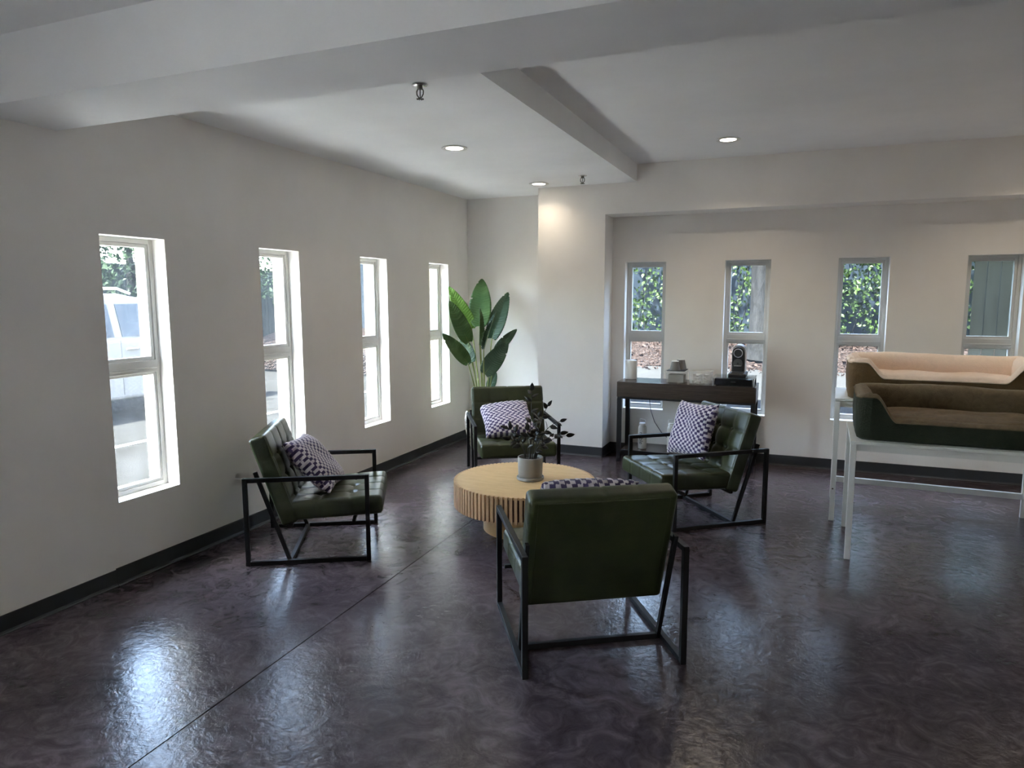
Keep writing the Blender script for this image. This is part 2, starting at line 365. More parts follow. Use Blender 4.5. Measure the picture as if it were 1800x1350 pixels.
# ------------------------------------------------------------------ windows
BAR0, BAR1 = 1.146, 1.250
def window(n, lo, hi, axis, glass_up=None):
    """Frame set .10 back in the opening. (s, d, z): along the wall, outwards from the room, up."""
    root = thing('window_%d' % n, None, None); struct(root)
    if axis == 'y': P = lambda s0, s1, d0, d1, z0, z1: (XL - d1, XL - d0, s0, s1, z0, z1)
    else: P = lambda s0, s1, d0, d1, z0, z1: (s0, s1, YW + d0, YW + d1, z0, z1)
    def ring(mb, s0, s1, z0, z1, wd, d0, d1, wb=None):
        wb = wb or wd
        mb.box(*P(s0, s0 + wd, d0, d1, z0, z1)); mb.box(*P(s1 - wd, s1, d0, d1, z0, z1))
        mb.box(*P(s0 + wd, s1 - wd, d0, d1, z0, z0 + wb)); mb.box(*P(s0 + wd, s1 - wd, d0, d1, z1 - wd, z1))
    mb = MB(); ring(mb, lo, hi, WZ0, WZ1, .028, .10, .17); mb.build('frame', M['vinyl'], root, bevel=.003)
    mb = MB(); mb.box(*P(lo + .028, hi - .028, .095, .165, BAR0 + .012, BAR1 - .020)); mb.box(*P(lo + .028, hi - .028, .088, .095, BAR0 + .03, BAR0 + .042)); mb.build('transom', M['vinyl'], root, bevel=.003)
    for k, (z0, z1, wd) in enumerate(((WZ0 + .028, BAR0 + .012, .016), (BAR1 - .020, WZ1 - .028, .022))):
        s = MB(); ring(s, lo + .028, hi - .028, z0, z1, wd, .108, .150); so_ = s.build('sash', M['vinyl'], root, bevel=.002)
        g = MB(); g.box(*P(lo + .028 + wd - .004, hi - .028 - wd + .004, .126, .132, z0 + wd - .004, z1 - wd + .004)); g.build('pane', glass_up if (k == 1 and glass_up) else M['glass'], so_)
    t_ = MB(); ring(t_, lo - .07, hi + .07, WZ0 - .07, WZ1 + .07, .07, OUT, OUT + .03); t_.build('outer_trim', M['cream_out'], root)
    q = MB()                                                     # outer brickmould steps on both jambs
    for a, b, d0, d1 in ((lo, lo + .018, .17, .195), (hi - .018, hi, .17, .195), (lo, lo + .009, .195, .22), (hi - .009, hi, .195, .22)): q.box(*P(a, b, d0, d1, WZ0, WZ1))
    q.box(*P(lo + .018, hi - .018, .17, .26, WZ0, WZ0 + .012)); q.build('outer_jamb', M['cream_out'], root)
    return root
for i, (a, b) in enumerate(LW): window(i + 1, a, b, 'y')
for i, (a, b) in enumerate(RW): window(i + 5, a, b, 'x', M['glass_dirty'] if i == 3 else None)
# storefronts beside and behind the camera, out of view: mullions and panes
def storefront(n, lo, hi, z0, z1, axis, k):
    root = struct(thing('window_%d' % n, None, None)); mb = MB()
    P = (lambda a, b, d0, d1, e, f: (XL - d1, XL - d0, a, b, e, f)) if axis == 'l' else (lambda a, b, d0, d1, e, f: (XR + d0, XR + d1, a, b, e, f))
    for i in range(k + 1):
        c = lo + (hi - lo) * i / k; mb.box(*P(max(lo, c - .025), min(hi, c + .025), .10, .17, z0, z1))
    mb.box(*P(lo, hi, .10, .17, z0, z0 + .05)); mb.box(*P(lo, hi, .10, .17, z1 - .05, z1)); mb.build('frame', M['vinyl'], root)
    for i in range(k):
        MB().box(*P(lo + (hi - lo) * i / k + .025, lo + (hi - lo) * (i + 1) / k - .025, .130, .138, z0 + .05, z1 - .05)).build('pane', M['glass_clear'], root)
storefront(9, *GL, 'l', 1)
struct(MB().box(XL - OUT - .55, XL - OUT, YN - .3, YB + .3, 2.50, 2.62).build('added_sun_shade', M['stucco']))    # added overhang out of view, keeps direct sun off the left windows

# ------------------------------------------------------------------ ceiling lights, sprinklers
def downlight(x, y, z, label, power, group='recessed downlights'):
    t = thing('downlight', label, 'ceiling light', (x, y, z), 0, group)
    MB().lathe([(.062, -.001), (.085, -.001), (.092, -.003), (.094, -.007), (.092, -.009), (.078, -.010), (.062, -.006)], 40, close=True).build('trim_ring', M['white_plastic'], t, smooth=True)
    MB().lathe([(0, -.004), (.062, -.004), (.062, -.0055), (0, -.0055)], 32).build('diffuser', M['lamp'], t)
    ld = bpy.data.lights.new('downlight_lamp', 'AREA'); ld.shape = 'DISK'; ld.size = .11; ld.energy = power; ld.color = (1, .84, .62); ld.spread = math.radians(130)
    lo = bpy.data.objects.new('downlight_lamp', ld); COL.objects.link(lo); lo.parent = t; lo.location = (0, 0, -.012)
downlight(-2.353, 4.635, ZC, 'round recessed downlight in the low ceiling above the left windows', LAMP_W)
downlight(-2.350, 6.381, ZC, 'round recessed downlight close to the lit pillar top', LAMP_W)
downlight(-0.586, 5.892, ZH, 'round recessed downlight in the raised ceiling right of the ceiling step', LAMP_HI)
downlight(1.66, 5.892, ZH, 'recessed downlight in the raised ceiling beyond the right edge', LAMP_HI)
downlight(1.3, .2, ZNC, 'added fill downlight in the near bay, out of view', LAMP_HI)  # extra lamp added out of view to brighten the room
def sprinkler(x, y, z, label):
    t = thing('fire_sprinkler', label, 'sprinkler', (x, y, z), 0, 'fire sprinklers')
    MB().lathe([(0, 0), (.028, 0), (.038, -.003), (.040, -.006), (.030, -.010), (.014, -.012), (0, -.012)], 28).build('escutcheon', M['chrome'], t, smooth=True)
    a = MB(); a.lathe([(0, -.012), (.014, -.012), (.014, -.022), (.010, -.026), (0, -.026)], 16)
    for s in (-1, 1): a.tube([(s * .012, 0, -.022), (s * .019, 0, -.034), (s * .018, 0, -.05), (s * .008, 0, -.064), (0, 0, -.070)], .0032, 8)
    a.tube([(0, 0, -.026), (0, 0, -.066)], .0028, 8); a.build('frame_arms', M['sprinkler'], t, smooth=True)
    d = MB(); d.lathe([(0, -.069), (.006, -.069), (.006, -.074), (0, -.074)], 12)
    for k in range(8): an = k * PI / 4; d.bar((.004 * math.cos(an), .004 * math.sin(an), -.072), (.019 * math.cos(an), .019 * math.sin(an), -.072), .005, .0015, (0, 0, 1))
    d.build('deflector', M['sprinkler'], t)
sprinkler(-1.825, 3.22, ZC, 'metal fire sprinkler on the ceiling just behind the near beam')
sprinkler(-1.837, 6.107, ZC, 'small metal fire sprinkler near the pillar and ceiling step')

# ------------------------------------------------------------------ armchairs
def rounded_cushion(sx, sy, sz, r, nx, ny, nz, disp):
    def axis(n, h): 
        t = np.linspace(-1, 1, n + 1); return h * (np.sign(t) * (1 - (1 - np.abs(t)) ** 1.35))
    X, Y, Z = axis(nx, sx / 2), axis(ny, sy / 2), axis(nz, sz / 2)
    bm = bmesh.new(); cache = {}
    def vert(p):
        k = tuple(round(c, 6) for c in p)
        if k in cache: return cache[k]
        q = np.array(p); h = np.array((sx / 2, sy / 2, sz / 2)); c = np.clip(q, -(h - r), h - r); d = q - c; L = np.linalg.norm(d)
        n_ = d / L if L > 1e-9 else np.zeros(3); pt = c + n_ * r
        pt = pt + disp(pt, n_); v = bm.verts.new(pt); cache[k] = v; return v
    def grid(A, B, mk):
        for i in range(len(A) - 1):
            for j in range(len(B) - 1):
                try: bm.faces.new([vert(mk(A[i], B[j])), vert(mk(A[i + 1], B[j])), vert(mk(A[i + 1], B[j + 1])), vert(mk(A[i], B[j + 1]))])
                except ValueError: pass
    for s in (-1, 1):
        grid(X, Y, lambda a, b: (a, b, s * sz / 2)); grid(X, Z, lambda a, b: (a, s * sy / 2, b)); grid(Y, Z, lambda a, b: (s * sx / 2, a, b))
    bmesh.ops.recalc_face_normals(bm, faces=bm.faces)
    me = bpy.data.meshes.new('cushion'); bm.to_mesh(me); bm.free()
    for p in me.polygons: p.use_smooth = True
    return me
def tuft(xs, ys, amp, puff, hx, hy, sides=True):
    def f(p, n):
        d = np.zeros(3)
        wz = max(0.0, n[2]); ws = math.sqrt(max(0, 1 - n[2] ** 2)) if sides else 0
        seam = 0
        for x in xs: seam = max(seam, math.exp(-((p[0] - x) / .0055) ** 2))
        for y in ys: seam = max(seam, math.exp(-((p[1] - y) / .0055) ** 2))
        btn = 0
        for x in xs:
            for y in ys: btn = max(btn, math.exp(-((p[0] - x) ** 2 + (p[1] - y) ** 2) / .024 ** 2))
        cell = 1.0
        gx = sorted([-hx] + list(xs) + [hx]); gy = sorted([-hy] + list(ys) + [hy])
        for g, c in ((gx, p[0]), (gy, p[1])):
            for a, b in zip(g[:-1], g[1:]):
                if a <= c <= b: tt = (c - a) / (b - a); cell *= (4 * tt * (1 - tt)) ** .45
        d[2] += wz * (puff * cell - amp * .45 * seam - amp * 1.5 * btn)
        if n[2] > -.3: d[:2] -= n[:2] * ws * amp * .35 * seam
        return d
    return f
CW, CD = .73, .735
HX, HY = CW / 2, CD / 2
SEAT_W = .640
seat_xs, seat_ys = (-.16, 0, .16), (-.095, .095)
back_xs, back_ys = (-.16, 0, .16), (-.14, .0, .14)
seat_me = rounded_cushion(SEAT_W, .575, .115, .026, 64, 56, 8, tuft(seat_xs, seat_ys, .010, .0045, SEAT_W / 2, .2875)); seat_me.materials.append(M['leather'])
back_me = rounded_cushion(SEAT_W + .015, .570, .105, .024, 64, 56, 8, tuft(back_xs, back_ys, .010, .0045, SEAT_W / 2, .285)); back_me.materials.append(M['leather'])
btn_o = MB().lathe([(0, -.006), (.009, -.004), (.011, 0), (.008, .004), (0, .006)], 14).build('button', M['leather'], None, smooth=True)
btn_me = btn_o.data; bpy.data.objects.remove(btn_o)
def make_chair():
    t = thing('armchair', 'x', 'armchair', group='green leather armchairs around the coffee table')
    T = .026; xo = HX - T / 2
    for s in (-1, 1):
        x = s * xo; f = MB()
        f.cbox((x, -HY + T / 2, .268), (T, T, .536)); f.cbox((x, HY - T / 2, .268), (T, T, .536))
        f.cbox((x, 0, T / 2), (T, CD - 2 * T, T)); f.cbox((x, 0, .536 - T / 2), (T, CD - 2 * T, T))
        f.build('side_frame', M['metal_black'], t, bevel=.002)
        xi = s * (HX - T - .009)
        MB().bar((xi, -HY + .255, .004), (xi, -HY + .070, .566), .018, .024, (1, 0, 0)).build('back_strut', M['metal_black'], t, bevel=.0015)
    iw = HX - T
    MB().cbox((0, -HY + .255, .013), (2 * iw, .024, .026)).build('floor_crossbar', M['metal_black'], t, bevel=.0015)
    sb = MB()
    sb.cbox((0, .27, .246), (2 * iw, .022, .018)); sb.cbox((0, -.105, .230), (2 * (iw - .018), .022, .018)); sb.build('seat_support', M['metal_black'], t, bevel=.0015)
    s_ = obj_from_mesh('seat', seat_me, t); tilt = math.radians(2.4)
    s_.location = (0, .155, .321); s_.rotation_euler = (tilt, 0, 0)
    for x in seat_xs:
        for y in seat_ys:
            b = obj_from_mesh('button', btn_me, s_); b.location = (x, y, .046)
    lean = math.atan(.333)
    b_ = obj_from_mesh('backrest', back_me, t)
    # local +Z of the cushion looks forward; local +Y runs up the back
    up = Vector((0, -math.sin(lean), math.cos(lean))); fwd = Vector((0, math.cos(lean), math.sin(lean))); xx = Vector((-1, 0, 0)); xx = up.cross(fwd)
    base = Vector((0, -HY + .262, .235)) + up * .285
    b_.matrix_local = Matrix(((xx.x, up.x, fwd.x, base.x), (xx.y, up.y, fwd.y, base.y), (xx.z, up.z, fwd.z, base.z), (0, 0, 0, 1)))
    for x in back_xs:
        for y in back_ys[1:]:
            q = obj_from_mesh('button', btn_me, b_); q.location = (x, y, .042)
    pn = MB(); pn.box(-SEAT_W / 2 + .03, SEAT_W / 2 - .03, -.26, .27, -.0565, -.050); bp = pn.build('back_panel', M['leather'], b_, bevel=.004)
    return t
chair0 = make_chair()
CH = [((-2.860, 3.589), (.867, .498), 'green leather armchair beside the left wall, seen from its side'),
      ((-2.320, 5.610), (.514, -.857), 'green leather armchair behind the coffee table, facing the viewer before the tall leafy plant'),
      ((-0.672, 5.175), (-.786, -.618), 'green leather armchair right of the coffee table in front of the console'),
      ((-0.896, 3.062), (-.530, .848), 'green leather armchair nearest the viewer, seen from behind')]
for i, (c, f, lab) in enumerate(CH):
    o = chair0 if i == 0 else copy_tree(chair0)
    o.location = (c[0], c[1], 0); o.rotation_euler = (0, 0, math.atan2(-f[0], f[1])); o['label'] = lab

# ------------------------------------------------------------------ knitted pillows
def pillow_mesh(s, th, seed, cave=.085):
    rng = random.Random(seed); N = 88; me = bpy.data.meshes.new('pillow'); vs_ = []; fs_ = []; uvs = []
    ph = [rng.uniform(0, 6) for _ in range(6)]
    def pt(u, v, sg):
        e = (1 - u ** 4) * (1 - v ** 4); z = sg * th / 2 * max(0, e) ** .62
        x = s / 2 * u * (1 - cave * (1 - v * v) * u * u); y = s / 2 * v * (1 - cave * (1 - u * u) * v * v)
        if sg > 0: z -= .010 * math.exp(-((u * .8 + v * .5) / .25) ** 2) * e
        z += .004 * e * (math.sin(5 * u + ph[0]) + math.sin(4 * v + 2 * u + ph[1]))
        U, V = (u + 1) / 2, (v + 1) / 2
        fv = math.floor(V * NV * .9999); fu_ = U * NU + .22 * math.sin(1.3 * fv); fu = math.floor(fu_)
        b = abs(math.sin(PI * V * NV)) ** .5 * abs(math.sin(PI * fu_)) ** .35
        k = .0045 * b * (1.3 if (fu + fv) % 2 == 0 else .6)
        nrm = Vector((u * .6 * (abs(u) > .8), v * .6 * (abs(v) > .8), sg)).normalized()
        return (x + nrm.x * k, y + nrm.y * k, z + nrm.z * k)
    t = np.linspace(-1, 1, N + 1); t = np.sign(t) * np.abs(t) ** .9
    idx = {}
    for sg in (1, -1):
        for i, u in enumerate(t):
            for j, v in enumerate(t):
                edge = i in (0, N) or j in (0, N)
                if edge and sg == -1: idx[(sg, i, j)] = idx[(1, i, j)]; continue
                idx[(sg, i, j)] = len(vs_); vs_.append(pt(u, v, sg)); uvs.append(((u + 1) / 2, (v + 1) / 2))
    for sg in (1, -1):
        for i in range(N):
            for j in range(N):
                q = [idx[(sg, i, j)], idx[(sg, i + 1, j)], idx[(sg, i + 1, j + 1)], idx[(sg, i, j + 1)]]
                fs_.append(tuple(q if sg > 0 else q[::-1]))
    me.from_pydata(vs_, [], fs_); uvl = me.uv_layers.new(name='UVMap')
    for l in me.loops: uvl.data[l.index].uv = uvs[l.vertex_index]
    for p in me.polygons: p.use_smooth = True
    me.materials.append(M['knit']); return me
def pillow(c, xa, ya, s, th, seed, label, cave=.085):
    xa, ya = Vector(xa).normalized(), Vector(ya); n = xa.cross(ya).normalized(); ya = n.cross(xa)
    o = obj_from_mesh('throw_pillow', pillow_mesh(s, th, seed, cave)); tag(o, label, 'pillow', 'purple and white knitted pillows')
    o.matrix_world = Matrix(((xa.x, ya.x, n.x, c[0]), (xa.y, ya.y, n.y, c[1]), (xa.z, ya.z, n.z, c[2]), (0, 0, 0, 1))); return o
pillow((-2.862, 3.602, .538), (-.386, .920, -.046), (-.638, -.23, .735), .42, .15, 1, 'purple and white knitted pillow on the armchair beside the left wall')
pillow((-0.705, 5.24, .612), (.735, -.675, .047), (.19, .272, .943), .42, .14, 2, 'purple and white knitted pillow standing upright on the armchair by the console')
pillow((-2.370, 5.630, .522), (.833, .549, .068), (-.507, .706, .494), .455, .14, 3, 'purple and white knitted pillow on the armchair behind the coffee table')
f4 = Vector((-.53, .848, 0)).normalized(); r4 = Vector((f4.y, -f4.x, 0))
c4 = Vector((-.896, 3.062, 0)) + r4 * -.028 + f4 * (-.095) + Vector((0, 0, .585))
pillow(c4, r4 * -1 + Vector((0, 0, .03)), -f4 * .40 + Vector((0, 0, .92)), .44, .18, 4, 'purple and white knitted pillow peeking over the nearest armchair back', -.03)

# ------------------------------------------------------------------ coffee table
TC, TR, TZ, TAP = (-1.715, 4.380), .487, .350, .172
t = thing('coffee_table', 'round light oak drum coffee table with ribbed edge and pedestal base', 'coffee table', (*TC, 0))
MB().lathe([(0, TZ - .018), (TR - .014, TZ - .018), (TR - .014, TZ - .001), (TR - .015, TZ), (0, TZ)], 96).build('tabletop', M['oak'], t, smooth=True)
MB().lathe([(0, TZ - TAP + .01), (TR - .023, TZ - TAP + .01), (TR - .023, TZ - .018), (0, TZ - .018)], 96).build('drum', M['oak_dark'], t, smooth=True)
NS = 96; sl_me = None
for k in range(NS):
    a = 2 * PI * k / NS
    if sl_me is None:
        s = MB(); s.box(-.0098, .0098, -.024, 0, -TAP, 0); o = s.build('slat', M['oak_slat'], t); sl_me = o.data
    else: o = obj_from_mesh('slat', sl_me, t)
    o.location = (TR * math.cos(a), TR * math.sin(a), TZ); o.rotation_euler = (0, 0, a - PI / 2)
MB().lathe([(0, 0), (.282, 0), (.285, .004), (.285, TZ - TAP + .01), (0, TZ - TAP + .01)], 72).build('pedestal', M['oak'], t, smooth=True)

# ------------------------------------------------------------------ potted dark plant on the table
def leaf_blade(mb, base, d, nrm, L, W, fold=.15, droop=.1, n=6):
    d = Vector(d).normalized(); nrm = Vector(nrm); nrm = (nrm - d * nrm.dot(d)).normalized(); sd_ = d.cross(nrm); base = Vector(base)
    b0 = len(mb.v); rows = []
    for i in range(n + 1):
        t_ = i / n; wd = W / 2 * math.sin(PI * min(1, .06 + .94 * t_) ** .8) ** .8 if 0 < i < n else .0005
        c = base + d * L * t_ - nrm * droop * L * t_ * t_
        rows.append([c - sd_ * wd + nrm * fold * wd, c, c + sd_ * wd + nrm * fold * wd])
    vs_ = [p for r in rows for p in r]; fs_ = []
    for i in range(n):
        for j in range(2): fs_.append((i * 3 + j, i * 3 + j + 1, i * 3 + 4 + j, i * 3 + 3 + j))
    mb.add(vs_, fs_)
def solid(o, th):
    md = o.modifiers.new('solid', 'SOLIDIFY'); md.thickness = th; md.offset = 0; return o
PC = Vector((-1.672, 4.385, TZ))
t = thing('potted_plant', 'dark-leaved houseplant in a grey cylinder pot on the coffee table', 'plant', PC)
MB().lathe([(0, 0), (.090, 0), (.094, .004), (.094, .020), (.089, .022), (.088, .012), (0, .012)], 48).build('saucer', M['grey_ceramic'], t, smooth=True)
MB().lathe([(0, .0125), (.078, .0125), (.082, .017), (.087, .150), (.087, .156), (.080, .157), (.079, .148), (.077, .05), (0, .05)], 48).build('pot', M['grey_ceramic'], t, smooth=True)
MB().lathe([(0, .045), (.076, .045), (.078, .138), (0, .142)], 32).build('soil', M['soil'], t, smooth=True)
VR = Vector((math.cos(ya_), math.sin(ya_), 0)); VD = Vector((-math.sin(ya_), math.cos(ya_), 0)); UP = Vector((0, 0, 1))
# stems: (base right, base depth, tip right, tip depth, tip height, bend, leaves[(t, side, length, width, turn)])
ST = [(-.005, .01, .010, .0, .475, .0, 13, .0), (.025, .0, .120, .02, .365, .02, 9, .5), (.03, .015, .205, .05, .255, .05, 8, .9),
      (.035, -.01, .200, -.03, .185, .07, 6, 1.0), (-.03, .0, -.150, .0, .215, .06, 8, .9), (-.035, .01, -.135, -.02, .145, .05, 6, 1.0),
      (.01, -.02, .055, -.05, .300, .02, 9, .4), (-.015, -.015, -.02, -.03, .205, .0, 6, .3), (.0, .03, .03, .08, .27, .02, 8, .5), (.02, -.025, .09, -.06, .13, .03, 5, .8), (.04, .0, .245, .02, .16, .08, 6, 1.0)]
rg = random.Random(5)
for (br, bd, tr_, td, th, bend, nl, fl) in ST:
    pts = []
    for k in range(9):
        q = k / 8; rr = br + (tr_ - br) * (q ** (1 + fl * .7)); dd = bd + (td - bd) * q
        pts.append(VR * rr + VD * dd + UP * (.138 + (th - .0) * (1 - (1 - q) ** (1 + fl * .6))))
    MB().tube(pts, [.0045 - .0028 * k / 8 for k in range(9)], 6).build('stem', M['zz_stem'], t, smooth=True)
    for j in range(nl):
        q = .38 + .62 * j / max(1, nl - 1); i = min(7, int(q * 8)); fr_ = q * 8 - i; p = pts[i].lerp(pts[i + 1], fr_); d = (pts[i + 1] - pts[i]).normalized()
        sgn = -1 if j % 2 else 1; az = rg.uniform(-.9, .9)
        side = (VR * math.cos(az) + VD * math.sin(az)); side = (side - d * side.dot(d)).normalized() * sgn
        last = j == nl - 1
        dr = d if last else (d * .55 + side * .9).normalized()
        if (th > .4 and .42 < q < .8 and j % 3) or (th < .4 and q < .9 and rg.random() < .38): continue
        mbl = MB(); leaf_blade(mbl, p, dr, (d * .25 - side * .2 + UP * .35 - VD * rg.uniform(.3, 1.3)), rg.uniform(.050, .070), rg.uniform(.024, .033), .18, .12)
        solid(mbl.build('leaf', M['zz_leaf'], t, smooth=True), .0012)

# ------------------------------------------------------------------ bird-of-paradise in the corner
BP = Vector((-3.03, 6.57, 0))
t = thing('floor_plant', 'tall broad-leaved plant in a speckled pot in the far corner', 'plant', BP)
def speckle():
    m, t_, b = new_mat('speckled_pot'); v = coords(t_); vo = nd(t_, 'ShaderNodeTexVoronoi'); vo.inputs['Scale'].default_value = 34; t_.links.new(v, vo.inputs['Vector'])
    t_.links.new(ramp(t_, vo.outputs['Color'], [(.2, (.20, .16, .11)), (.55, (.50, .45, .36)), (.85, (.70, .66, .56))]), b.inputs['Base Color']); b.inputs['Roughness'].default_value = .6; bump(t_, b, vo.outputs['Distance'], .6, .006); return m
M['pot'] = speckle()
MB().lathe([(0, 0), (.115, 0), (.135, .02), (.175, .12), (.198, .24), (.202, .33), (.190, .395), (.180, .41), (.168, .40), (.170, .34), (0, .34)], 48).build('pot', M['pot'], t, smooth=True)
MB().lathe([(0, .30), (.168, .30), (.168, .365), (0, .372)], 32).build('soil', M['soil'], t, smooth=True)
def cam_pt(px, py, depth):
    """the point at this distance in front of the viewpoint"""
    d = fw + r2 * ((px - 900) / F_PX) - u2 * ((py - 675) / F_PX); return Vector((0, 0, CAM_H)) + d * depth
def big_leaf(base, tip, W, face, fold, curve, material, seed, tear=0):
    rng = random.Random(seed); base, tip = Vector(base), Vector(tip); L = (tip - base).length; d = (tip - base).normalized(); nrm = Vector(face); nrm = (nrm - d * nrm.dot(d)).normalized(); sdv = d.cross(nrm)
    n, k = 96, 6; vs_ = []; fs_ = []
    tears = [(rng.uniform(.45, .97), rng.choice((-1, 1))) for _ in range(tear)]
    for i in range(n + 1):
        q = i / n; prof = (math.sin(PI * (.03 + .97 * q) ** .72)) ** .62 if q < .999 else .02
        prof = max(.02, prof)
        c = base + d * L * q - nrm * curve * L * (q - .2) ** 2
        for j in range(-k, k + 1):
            a = j / k; wd = W / 2 * prof
            for tq, ts in tears:
                if ts * a > .45 and abs(q - tq) < .016: wd *= .80
            rip = .0032 * math.sin(q * 120 - abs(a) * 10) * min(1, abs(a) * 4)
            p = c + sdv * wd * a * math.cos(fold) + nrm * (abs(a) * wd * math.sin(fold) + rip) - d * 0.05 * L * a * a * (1 - q) * .5
            vs_.append(p)
    m_ = 2 * k + 1
    for i in range(n):
        for j in range(m_ - 1): fs_.append((i * m_ + j, i * m_ + j + 1, (i + 1) * m_ + j + 1, (i + 1) * m_ + j))
    inv = Matrix.Translation(-BP); mb = MB(); mb.add([inv @ v for v in vs_], fs_); o = solid(mb.build('leaf', material, t, smooth=True), .0012)
    r = MB(); r.tube([inv @ (base + d * L * q - nrm * curve * L * (q - .2) ** 2 - nrm * .003) for q in np.linspace(0, .98, 10)], [.005 - .004 * q for q in np.linspace(0, 1, 10)], 6); r.build('midrib', M['stem'], o, smooth=True)
def C4(x, y): return (780 + x / 6.136, 480 + y / 6.136)
wv = lambda p: cam_pt(*C4(p[0], p[1]), p[2])
D0 = (BP - Vector((0, 0, CAM_H))).dot(fw)
toward = -VD
LV = [((388, 572), (405, 52), 250, D0 + .02, D0 + .10, toward + VR * -.15, .12, .10, 'bird_leaf', 2),
      ((388, 775), (398, 372), 125, D0 - .12, D0 - .14, toward * .5 + VR * 1.0, .45, .05, 'bird_leaf', 0),
      ((432, 818), (552, 410), 120, D0 - .16, D0 - .12, toward * .45 + VR * -.9, .45, .06, 'bird_leaf_dark', 0),
      ((520, 705), (685, 195), 205, D0 + .00, D0 + .05, toward + VR * -.35, .22, .12, 'bird_leaf_dark', 2),
      ((302, 602), (58, 140), 165, D0 + .04, D0 - .02, toward + VR * .3, .15, .08, 'bird_leaf_lit', 1),
      ((268, 745), (62, 295), 178, D0 - .10, D0 - .16, toward + VR * .15 + UP * .2, .14, .10, 'bird_leaf', 0),
      ((262, 972), (-5, 650), 165, D0 - .16, D0 - .24, toward + VR * .2 + UP * .5, .25, .10, 'bird_leaf', 1),
      ((305, 965), (185, 690), 190, D0 - .10, D0 - .05, toward + VR * -.5, .2, .08, 'bird_leaf_dark', 0),
      ((560, 850), (785, 598), 120, D0 + .02, D0 + .06, toward + VR * -.3 + UP * .3, .2, .10, 'bird_leaf_dark', 1),
      ((440, 1088), (688, 742), 205, D0 - .14, D0 - .18, toward + VR * -.15 + UP * .2, .16, .12, 'bird_leaf_dark', 1),
      ((492, 1250), (562, 1070), 110, D0 + .08, D0 + .10, toward + VR * -.4, .2, .1, 'bird_leaf_dark', 0)]
for i, (b, tp, wpx, d0, d1, face, fold, curve, mt, tear) in enumerate(LV):
    wb, wt_ = wv((*b, d0)), wv((*tp, d1)); big_leaf(wb, wt_, wpx / 6.136 / F_PX * d0, face, fold, curve, M[mt], 20 + i, tear)
    foot = BP + Vector((0, 0, .36)) + VR * ((b[0] - 400) / 6.136 / F_PX * D0 * .22) + VD * (d0 - D0) * .4
    mid = foot.lerp(wb, .6) + VR * ((b[0] - 400) / 6.136 / F_PX * D0 * -.10) + UP * .02
    pts = [foot * (1 - q) ** 2 + mid * 2 * q * (1 - q) + wb * q * q for q in np.linspace(0, 1, 12)]
    MB().tube([p - BP for p in pts], [.0085 - .0035 * q for q in np.linspace(0, 1, 12)], 7).build('stem', M['stem'], t, smooth=True)

# ------------------------------------------------------------------ console table and what stands on it
CX0, CX1, CY0, CY1, CZ = -1.600, -.333, 6.530, 6.935, .785
t = thing('console_table', 'dark walnut console table on black metal legs in the wall recess', 'console table', ((CX0 + CX1) / 2, (CY0 + CY1) / 2, 0))
hx, hy = (CX1 - CX0) / 2, (CY1 - CY0) / 2
MB().box(-hx, hx, -hy, hy, CZ - .145, CZ).build('tabletop', M['walnut'], t, bevel=.003)
MB().box(-hx + .004, hx - .004, -hy + .004, hy - .004, CZ - .163, CZ - .145).build('under_frame', M['metal_black'], t)
for sx in (-1, 1):
    for sy in (-1, 1): MB().cbox((sx * (hx - .022), sy * (hy - .022), (CZ - .163) / 2), (.04, .04, CZ - .163)).build('leg', M['metal_black'], t, bevel=.002)
MB().box(-hx + .042, hx - .042, -hy + .012, hy - .012, .088, .122).build('shelf', M['walnut'], t, bevel=.002)
MB().box(-hx + .042, hx - .042, -hy + .002, -hy + .012, .075, .122).build('shelf_edge', M['metal_black'], t)
# white round router
PPM = 1225 / 7.0
RX, RY = -1.525, 6.80
t = thing('router', 'white cylindrical router at the left end of the console', 'router', (RX, RY, CZ))
MB().lathe([(0, .003), (.056, .003), (.058, .007), (.058, .178), (.055, .186), (.046, .190), (0, .190)], 40).build('body', M['white_plastic'], t, smooth=True)
MB().lathe([(0, 0), (.050, 0), (.050, .003), (0, .003)], 32).build('foot', M['black_matte'], t)
# clear bins
def tray(mb, x, y, h, wall=.003, taper=.88, n=6, r=.02):
    def loop(sx, sy, z, rad):
        out = []
        for cx, cy, a0 in ((1, 1, 0), (-1, 1, PI / 2), (-1, -1, PI), (1, -1, 1.5 * PI)):
            for k in range(n + 1): a = a0 + PI / 2 * k / n; out.append((cx * (sx - rad) + rad * math.cos(a), cy * (sy - rad) + rad * math.sin(a), z))
        return out
    L = [loop(x / 2 * taper, y / 2 * taper, 0, r), loop(x / 2 * (taper + .01), y / 2 * (taper + .01), .006, r), loop(x / 2 - .004, y / 2 - .004, h - .006, r), loop(x / 2 + .004, y / 2 + .004, h - .004, r), loop(x / 2 + .004, y / 2 + .004, h, r), loop(x / 2 - .007, y / 2 - .007, h, r), loop(x / 2 * taper - wall, y / 2 * taper - wall, .005, r)]
    m_ = len(L[0]); vs_ = [p for l in L for p in l]; fs_ = [(i * m_ + k, i * m_ + (k + 1) % m_, (i + 1) * m_ + (k + 1) % m_, (i + 1) * m_ + k) for i in range(len(L) - 1) for k in range(m_)]
    fs_ += [tuple(range(m_ - 1, -1, -1)), tuple(range((len(L) - 1) * m_, len(L) * m_))]; return mb.add(vs_, fs_)
B1 = (-1.055, 6.665); B2 = (-.835, 6.665)
tag(tray(MB(), .200, .190, .115).build('storage_bin', M['clear_plastic'], None, smooth=True), 'clear plastic bin on the console with grey cups standing on it', 'bin').location = (*B1, CZ)
tag(tray(MB(), .215, .190, .120).build('storage_bin', M['milky_plastic'], None, smooth=True), 'clear plastic bin of white packets on the console beside the coffee machine tray', 'bin').location = (*B2, CZ)
